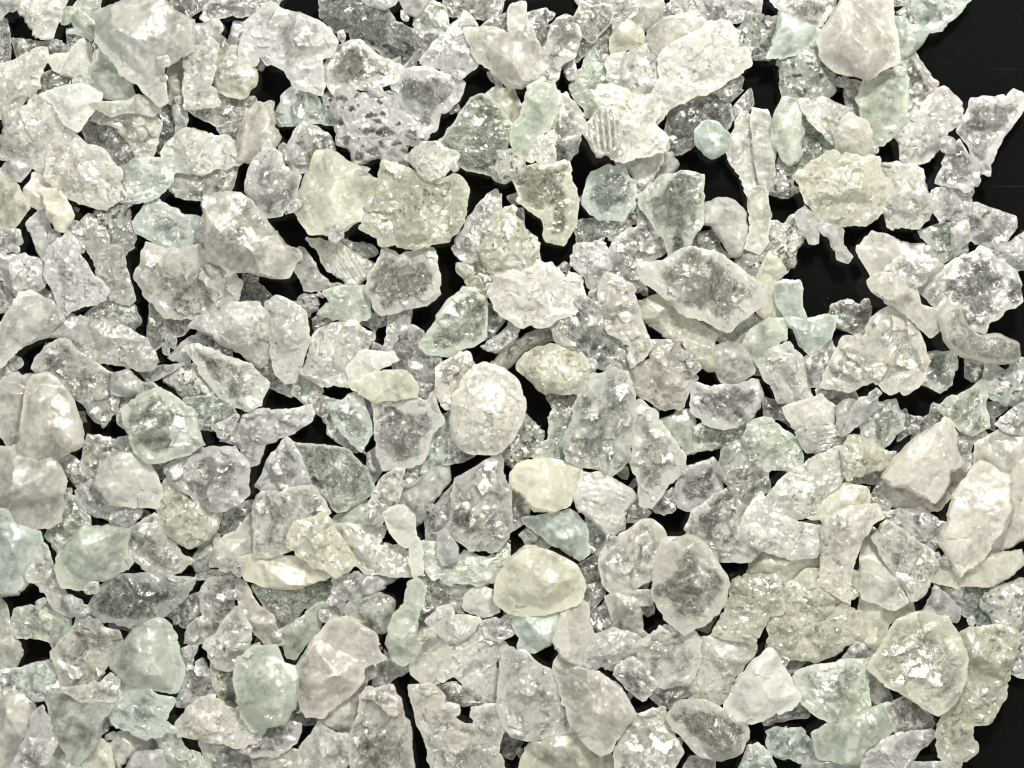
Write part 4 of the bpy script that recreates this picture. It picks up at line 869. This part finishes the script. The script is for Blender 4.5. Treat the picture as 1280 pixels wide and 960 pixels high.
def crystal_material(name, rough, bump_fine, bump_cell, cell_scale, contrast, spec, clear_rough, bend, streak, glitter):
    m, nt, N, L = new_mat(name)
    out = N('ShaderNodeOutputMaterial')
    tc = N('ShaderNodeTexCoord'); oi = N('ShaderNodeObjectInfo')
    mp = N('ShaderNodeVectorMath'); mp.operation = 'ADD'
    sc = N('ShaderNodeVectorMath'); sc.operation = 'SCALE'; sc.inputs[0].default_value = (37., 91., 53.)
    L(oi.outputs['Random'], sc.inputs['Scale']); L(tc.outputs['Object'], mp.inputs[0]); L(sc.outputs[0], mp.inputs[1])
    milk = N('ShaderNodeAttribute'); milk.attribute_name = 'milk'
    tone = N('ShaderNodeAttribute'); tone.attribute_name = 'tone'
    n1 = N('ShaderNodeTexNoise'); n1.inputs['Scale'].default_value = 9.; n1.inputs['Detail'].default_value = 6; n1.inputs['Roughness'].default_value = .65; n1.inputs['Distortion'].default_value = 1.2
    n2 = N('ShaderNodeTexNoise'); n2.inputs['Scale'].default_value = 34.; n2.inputs['Detail'].default_value = 4; n2.inputs['Roughness'].default_value = .7
    for t in (n1, n2): L(mp.outputs[0], t.inputs['Vector'])
    a = math_node(nt, 'MULTIPLY', math_node(nt, 'SUBTRACT', n1.outputs['Fac'], .5), contrast)
    b = math_node(nt, 'MULTIPLY', math_node(nt, 'SUBTRACT', n2.outputs['Fac'], .5), contrast * .7)
    fac0 = math_node(nt, 'ADD', math_node(nt, 'ADD', milk.outputs['Fac'], a), b)
    # tinted body colour
    tint = N('ShaderNodeVectorMath'); tint.operation = 'SCALE'; L(oi.outputs['Color'], tint.inputs[0])
    tv = math_node(nt, 'ADD', tone.outputs['Fac'], math_node(nt, 'MULTIPLY', math_node(nt, 'SUBTRACT', n1.outputs['Fac'], .5), .10))
    L(tv, tint.inputs['Scale'])
    rot = N('ShaderNodeVectorRotate'); rot.rotation_type = 'Z_AXIS'; L(mp.outputs[0], rot.inputs['Vector']); L(math_node(nt, 'MULTIPLY', oi.outputs['Random'], 31.4), rot.inputs['Angle'])
    wb = N('ShaderNodeVectorMath'); wb.operation = 'MULTIPLY_ADD'; wb.inputs[1].default_value = (.22, .22, .22); L(n1.outputs['Color'], wb.inputs[0]); L(rot.outputs[0], wb.inputs[2])
    ms = N('ShaderNodeMapping'); ms.inputs['Scale'].default_value = (2.2, 17., 9.); L(wb.outputs[0], ms.inputs[0])
    n3 = N('ShaderNodeTexNoise'); n3.inputs['Scale'].default_value = 1.; n3.inputs['Detail'].default_value = 3; n3.inputs['Roughness'].default_value = .55; L(ms.outputs[0], n3.inputs['Vector'])
    b0 = N('ShaderNodeBump'); b0.inputs['Strength'].default_value = streak; b0.inputs['Distance'].default_value = .06; L(n3.outputs['Fac'], b0.inputs['Height'])
    bp = N('ShaderNodeBump'); L(b0.outputs[0], bp.inputs['Normal']); bp.inputs['Strength'].default_value = bump_fine; bp.inputs['Distance'].default_value = .02; L(n2.outputs['Fac'], bp.inputs['Height'])
    # crushed surface: every little cell of the fracture tilts its own way and catches the lamps by itself
    wob = N('ShaderNodeVectorMath'); wob.operation = 'MULTIPLY_ADD'; wob.inputs[1].default_value = (.16, .16, .16); L(n1.outputs['Color'], wob.inputs[0]); L(mp.outputs[0], wob.inputs[2])
    nrm = bp.outputs[0]
    for scl, tilt in ((cell_scale * .36, bump_cell), (cell_scale, bump_cell * 1.1)):
        v = N('ShaderNodeTexVoronoi'); v.inputs['Scale'].default_value = scl; L(wob.outputs[0], v.inputs['Vector'])
        c = N('ShaderNodeVectorMath'); c.operation = 'SUBTRACT'; c.inputs[1].default_value = (.5, .5, .5); L(v.outputs['Color'], c.inputs[0])
        k = N('ShaderNodeVectorMath'); k.operation = 'MULTIPLY_ADD'; k.inputs[1].default_value = (tilt,) * 3; L(c.outputs[0], k.inputs[0]); L(nrm, k.inputs[2])
        nrm = k.outputs[0]
        if scl != cell_scale: nrm_big = nrm
    bc = N('ShaderNodeVectorMath'); bc.operation = 'NORMALIZE'; L(nrm, bc.inputs[0])
    # milk: light soaks in and partly passes through
    # hair cracks and veils inside the clear parts
    def crack(sock, p, k):
        d = math_node(nt, 'ABSOLUTE', math_node(nt, 'SUBTRACT', math_node(nt, 'MULTIPLY', sock, 2.), 1.))
        return math_node(nt, 'MULTIPLY', math_node(nt, 'POWER', math_node(nt, 'SUBTRACT', 1., d), p), k)
    n4 = N('ShaderNodeTexNoise'); n4.inputs['Scale'].default_value = 5.; n4.inputs['Detail'].default_value = 4; n4.inputs['Distortion'].default_value = .8; L(wb.outputs[0], n4.inputs['Vector'])
    veil = math_node(nt, 'ADD', crack(n3.outputs['Fac'], 16., .34), crack(n4.outputs['Fac'], 26., .5))
    veil = math_node(nt, 'MULTIPLY', veil, 1. if streak > .16 else .35)
    fac = math_node(nt, 'ADD', math_node(nt, 'ADD', fac0, veil), math_node(nt, 'MULTIPLY', math_node(nt, 'SUBTRACT', n3.outputs['Fac'], .5), streak * .9), clamp=True)
    white = N('ShaderNodeBsdfPrincipled')
    L(tint.outputs[0], white.inputs['Base Color']); white.inputs['Roughness'].default_value = rough
    white.inputs['IOR'].default_value = 1.5; white.inputs['Specular IOR Level'].default_value = spec
    
    L(bc.outputs[0], white.inputs['Normal'])
    white.inputs['Coat Weight'].default_value = 1.; white.inputs['Coat Roughness'].default_value = .08; white.inputs['Coat IOR'].default_value = 1.5; L(nrm_big, white.inputs['Coat Normal'])
    trl = N('ShaderNodeBsdfTranslucent'); L(tint.outputs[0], trl.inputs['Color'])
    milky = N('ShaderNodeMixShader'); milky.inputs[0].default_value = .45; L(white.outputs[0], milky.inputs[1]); L(trl.outputs[0], milky.inputs[2])
    # clear: part bends the light, part lets it straight through
    hi = N('ShaderNodeMix'); hi.data_type = 'RGBA'; hi.inputs[0].default_value = .45; hi.inputs[6].default_value = (1, 1, 1, 1); L(oi.outputs['Color'], hi.inputs[7])
    glass = N('ShaderNodeBsdfGlass'); L(hi.outputs[2], glass.inputs['Color']); glass.inputs['Roughness'].default_value = clear_rough; glass.inputs['IOR'].default_value = 1.45; L(bc.outputs[0], glass.inputs['Normal'])
    tr = N('ShaderNodeBsdfTransparent'); L(hi.outputs[2], tr.inputs['Color'])
    gl = N('ShaderNodeBsdfGlossy'); gl.inputs['Roughness'].default_value = clear_rough; L(bc.outputs[0], gl.inputs['Normal'])
    fz = N('ShaderNodeFresnel'); fz.inputs['IOR'].default_value = 1.5; L(bc.outputs[0], fz.inputs['Normal'])
    film = N('ShaderNodeMixShader'); L(fz.outputs[0], film.inputs[0]); L(tr.outputs[0], film.inputs[1]); L(gl.outputs[0], film.inputs[2])
    clear = N('ShaderNodeMixShader'); clear.inputs[0].default_value = bend; L(film.outputs[0], clear.inputs[1]); L(glass.outputs[0], clear.inputs[2])
    mx = N('ShaderNodeMixShader'); L(fac, mx.inputs[0]); L(clear.outputs[0], mx.inputs[1]); L(milky.outputs[0], mx.inputs[2])
    sil = N('ShaderNodeAttribute'); sil.attribute_name = 'silver'
    # pinpoint glitter: painted-in glints, one tiny cell in twenty gets a mirror finish
    pv = N('ShaderNodeTexVoronoi'); pv.inputs['Scale'].default_value = 36.; L(wob.outputs[0], pv.inputs['Vector'])
    px = N('ShaderNodeSeparateColor'); L(pv.outputs['Color'], px.inputs[0])
    patch = math_node(nt, 'GREATER_THAN', n1.outputs['Fac'], .47)
    gl2 = math_node(nt, 'MULTIPLY', math_node(nt, 'MULTIPLY', math_node(nt, 'GREATER_THAN', px.outputs[0], .93), patch), glitter)
    silv = math_node(nt, 'ADD', sil.outputs['Fac'], gl2, clamp=True)
    sg = N('ShaderNodeBsdfGlossy'); sg.inputs['Color'].default_value = (.94, .93, .88, 1); sg.inputs['Roughness'].default_value = .20; L(bp.outputs[0], sg.inputs['Normal'])
    m2 = N('ShaderNodeMixShader'); L(silv, m2.inputs[0]); L(mx.outputs[0], m2.inputs[1]); L(sg.outputs[0], m2.inputs[2])
    L(m2.outputs[0], out.inputs['Surface'])
    return m

MAT = {
    'm': crystal_material('milky_crystal', .22, .14, .15, 24., .14, .5, .06, .4, .16, .18),
    'g': crystal_material('sugary_crystal', .22, .25, .40, 38., .14, .5, .08, .5, .12, .42),
    'p': crystal_material('bubbly_crystal', .16, .16, .32, 26., .12, .5, .05, .6, .10, .4),
    's': crystal_material('striated_crystal', .16, .10, .16, 18., .10, .5, .03, .7, .38, .3),
    'w': crystal_material('half_clear_crystal', .15, .08, .19, 13., .10, .5, .03, .8, .30, .2),
    'WC': crystal_material('glassy_crystal', .12, .05, .12, 9., .08, .5, .02, .75, .20, .2),
    'c': crystal_material('clear_crystal', .12, .06, .16, 10., .10, .5, .03, .75, .28, .2),
}

# ------------------------------------------------------------------ build
def to_mesh(name, parts, mats, ups):
    """parts: list of (verts, faces, milk, tone, material index)"""
    vs = []; fs = []; mk = []; tn = []; sv = []; mi = []; off = 0
    for v, f, a, b, c, k in parts:
        vs.append(v); fs += [tuple(i + off for i in q) for q in f]; mk.append(a); tn.append(b); sv.append(c); mi += [k] * len(f); off += len(v)
    vs = np.vstack(vs)
    me = bpy.data.meshes.new(name)
    me.from_pydata(vs.tolist(), [], fs); me.update()
    for nm, arr in (('milk', np.concatenate(mk)), ('tone', np.concatenate(tn)), ('silver', np.concatenate(sv))):
        at = me.attributes.new(nm, 'FLOAT', 'POINT'); at.data.foreach_set('value', arr.astype(np.float32))
    for m in mats: me.materials.append(m)
    me.polygons.foreach_set('material_index', mi)
    sm = []
    for (v, f, a, b, c, k), n in zip(parts, ups): sm += [True] * n + [False] * (len(f) - n)     # the under-side keeps flat fracture faces
    me.polygons.foreach_set('use_smooth', sm)
    me.set_sharp_from_angle(angle=math.radians(30))
    return me

def place(res):
    verts = res[0].copy()
    z, ax, ay, c = settle(res)
    verts[:, 2] += z + ax * (verts[:, 0] - c[0]) + ay * (verts[:, 1] - c[1])
    w = np.stack([(verts[:, 0] - 640) / 100, (480 - verts[:, 1]) / 100, verts[:, 2] / 100], 1)
    return w

def faces_up(f): return [tuple(reversed(q)) for q in f]

def parse(txt):
    for ln in txt.strip().splitlines():
        l, k, t, p, lab = ln.split('|')
        P = [tuple(float(v) for v in q.split(',')) for q in p.split()]
        yield int(l), k, t, P, lab

todo = sorted([(r, False) for r in parse(DATA)] + [(r, True) for r in parse(CHIPS)], key=lambda q: q[0][0])
kinds = 'mgpswc'
chips = []; ups = []
n_seed = 100
for (lvl, kind, tint, P, lab), is_chip in todo:
    n_seed += 17
    A = abs(sum(P[i][0] * P[i - 1][1] - P[i - 1][0] * P[i][1] for i in range(len(P)))) / 2
    sp = 2.2 if A < 2500 else 2.6
    kl = kind.lower()
    rnd = any(q in lab.split(',')[0] for q in ('egg', 'boulder', 'sugar drop', 'pebble', 'pillow', 'tube', 'rod', 'dome shaped', 'olive cream dome', 'rounded cream'))
    bright = any(q in lab.split(',')[0] for q in ('bright', 'snow', 'milk', 'pearly', 'cream')) and kl in 'mgs'
    dull = any(q in lab.split(',')[0] for q in ('grey', 'smoky', 'dark')) and kl in 'mgw'
    res = solid(P, kind, tint, n_seed, sp, .14 if bright else -.10 if dull else 0., rnd)
    if res is None: print('skipped', lab); continue
    w = place(res); f = faces_up(res[1])
    rg = np.random.default_rng(n_seed + 5)
    base = (1.1 if bright else .95 if dull else 1.) * np.array(TINT[tint]) * rg.uniform(.94, 1.05) + rg.uniform(-.006, .006, 3)
    if is_chip:
        chips.append((w, f, res[2], res[3], res[4], kinds.index(kind))); ups.append(res[-1])
        continue
    o0 = np.array([w[:, 0].mean(), w[:, 1].mean(), w[:, 2].min()])
    me = to_mesh('crystal_chunk', [(w - o0, f, res[2], res[3], res[4], 0)], [MAT[kind if kind not in 'WCT' else 'WC']] if kind not in 'PS' else [MAT[kind.lower()]], [res[-1]])
    ob = bpy.data.objects.new('crystal_chunk', me); col.objects.link(ob)
    ob.location = o0; ob.color = (*np.clip(base, 0, .9), 1)
    ob['label'] = lab; ob['category'] = 'crystal'; ob['group'] = 'rough crystal pieces heaped on the black table'
if chips:
    me = to_mesh('crystal_chips', chips, [MAT[k] for k in kinds], ups)
    ob = bpy.data.objects.new('crystal_chips', me); col.objects.link(ob); ob.color = (.66, .66, .64, 1)
    ob['kind'] = 'stuff'; ob['label'] = 'small clear and milky crystal chips lying between the bigger pieces'; ob['category'] = 'crystal chips'

# ------------------------------------------------------------------ black table
def table():
    m, nt, N, L = new_mat('black_lacquer')
    out = N('ShaderNodeOutputMaterial'); p = N('ShaderNodeBsdfPrincipled'); tc = N('ShaderNodeTexCoord')
    p.inputs['Base Color'].default_value = (.0055, .0056, .0058, 1); p.inputs['Roughness'].default_value = .16; p.inputs['Specular IOR Level'].default_value = .45
    # hairline scratches in several directions and specks of dust
    scr = None
    for ang, s in ((.35, 1.), (1.9, .8), (2.7, 1.3)):
        mp = N('ShaderNodeMapping'); mp.inputs['Rotation'].default_value = (0, 0, ang); mp.inputs['Scale'].default_value = (.35 * s, 26. * s, 1)
        nz = N('ShaderNodeTexNoise'); nz.inputs['Scale'].default_value = 1.; nz.inputs['Detail'].default_value = 3
        L(tc.outputs['Object'], mp.inputs[0]); L(mp.outputs[0], nz.inputs['Vector'])
        r = N('ShaderNodeMapRange'); r.inputs[1].default_value = .70; r.inputs[2].default_value = .78; L(nz.outputs['Fac'], r.inputs[0])
        scr = r.outputs[0] if scr is None else math_node(nt, 'MAXIMUM', scr, r.outputs[0])
    dust = N('ShaderNodeTexVoronoi'); dust.inputs['Scale'].default_value = 7.; L(tc.outputs['Object'], dust.inputs['Vector'])
    d = math_node(nt, 'LESS_THAN', dust.outputs['Distance'], .035)
    mk = math_node(nt, 'MAXIMUM', math_node(nt, 'MULTIPLY', scr, .12), math_node(nt, 'MULTIPLY', d, .5))
    mx = N('ShaderNodeMix'); mx.data_type = 'RGBA'; L(mk, mx.inputs[0]); mx.inputs[6].default_value = (.0055, .0056, .0058, 1); mx.inputs[7].default_value = (.22, .22, .21, 1)
    L(mx.outputs[2], p.inputs['Base Color'])
    rr = math_node(nt, 'ADD', .14, math_node(nt, 'MULTIPLY', mk, .6)); L(rr, p.inputs['Roughness'])
    L(p.outputs[0], out.inputs['Surface'])
    X, Y, t = 14., 11., .6
    v = [(-X, -Y, -t), (X, -Y, -t), (X, Y, -t), (-X, Y, -t), (-X, -Y, 0), (X, -Y, 0), (X, Y, 0), (-X, Y, 0)]
    f = [(0, 3, 2, 1), (4, 5, 6, 7), (0, 1, 5, 4), (1, 2, 6, 5), (2, 3, 7, 6), (3, 0, 4, 7)]
    me = bpy.data.meshes.new('table_top'); me.from_pydata(v, [], f); me.materials.append(m)
    o = bpy.data.objects.new('table_top', me); col.objects.link(o); o.location.z = -.004
    o['kind'] = 'structure'; o['label'] = 'glossy black table top under the crystals'
table()

# ------------------------------------------------------------------ light and camera
def area(name, loc, size, power, colr=(1, 1, 1), sy=None, target=(0, 0, 0)):
    l = bpy.data.lights.new(name, 'AREA'); l.energy = power; l.size = size; l.color = colr
    if sy: l.shape = 'RECTANGLE'; l.size_y = sy
    o = bpy.data.objects.new(name, l); col.objects.link(o); o.location = loc
    o.rotation_euler = (Vector(target) - Vector(loc)).to_track_quat('-Z', 'Y').to_euler()
    return o
LAMPS = (((7, 19, 20), 3.2, 8700, (1, .97, .88)), ((20, 6, 20), 2.6, 1000, (1, .965, .87)), ((-15, 13, 22), 2.6, 1700, (.99, 1, .95)),
         ((-12, -15, 22), 2.4, 430, (1, .98, .91)), ((10, -17, 22), 2.4, 430, (1, .97, .88)), ((-24, -3, 18), 2.6, 430, (.99, 1, .95)),
         ((-3, 25, 18), 2.6, 430, (1, .97, .91)), ((24, -9, 18), 2.4, 430, (1, .97, .88)), ((0, -25, 18), 2.4, 430, (1, .98, .91)))
for loc, size, power, tintc in LAMPS: area('added_lamp', loc, size, power, tintc)  # unseen lamps added all round for key, fill and facet glints

w = bpy.data.worlds.new('World'); scene.world = w; w.use_nodes = True
# the unseen room, shaped to put contrast into the facets: bright ceiling all round, dark straight overhead where the photographer leans in
wn = w.node_tree; WN = wn.nodes.new; WL = wn.links.new; bg = wn.nodes['Background']
tc = WN('ShaderNodeTexCoord'); sx = WN('ShaderNodeSeparateXYZ'); WL(tc.outputs['Generated'], sx.inputs[0])
cr = WN('ShaderNodeValToRGB'); WL(sx.outputs['Z'], cr.inputs[0])
e = cr.color_ramp.elements
e[0].position = 0.; e[0].color = (.10, .10, .10, 1); e[1].position = 1.; e[1].color = (.01, .01, .01, 1)
for p, c in ((.25, .28), (.50, .9), (.80, 1.), (.90, .35), (.955, .015)):
    q = e.new(p); q.color = (c, c * .99, c * .91, 1)
nz = WN('ShaderNodeTexNoise'); nz.inputs['Scale'].default_value = 2.6; nz.inputs['Detail'].default_value = 2; WL(tc.outputs['Generated'], nz.inputs['Vector'])
mr = WN('ShaderNodeMapRange'); mr.inputs[1].default_value = .38; mr.inputs[2].default_value = .62; mr.inputs[3].default_value = .12; mr.inputs[4].default_value = 1.6; WL(nz.outputs['Fac'], mr.inputs[0])
vm = WN('ShaderNodeVectorMath'); vm.operation = 'SCALE'; WL(cr.outputs[0], vm.inputs[0]); WL(mr.outputs[0], vm.inputs['Scale'])
WL(vm.outputs[0], bg.inputs[0]); bg.inputs[1].default_value = 1.0

cam = bpy.data.cameras.new('camera'); co = bpy.data.objects.new('camera', cam); col.objects.link(co)
co.location = (0, 0, 34.25); cam.sensor_width = 36.; cam.lens = 36. * 34. / 12.8; cam.clip_end = 500
scene.camera = co
scene.view_settings.view_transform = 'Standard'; scene.view_settings.look = 'None'; scene.view_settings.exposure = 0
scene.render.engine = 'CYCLES'
cy = scene.cycles
cy.use_denoising = True; cy.filter_width = 1.1; cy.max_bounces = 6; cy.transmission_bounces = 5; cy.transparent_max_bounces = 8; cy.diffuse_bounces = 3; cy.glossy_bounces = 3; cy.use_adaptive_sampling = True; cy.adaptive_threshold = .06; cy.adaptive_min_samples = 40
cy.sample_clamp_indirect = 6.; cy.blur_glossy = .6
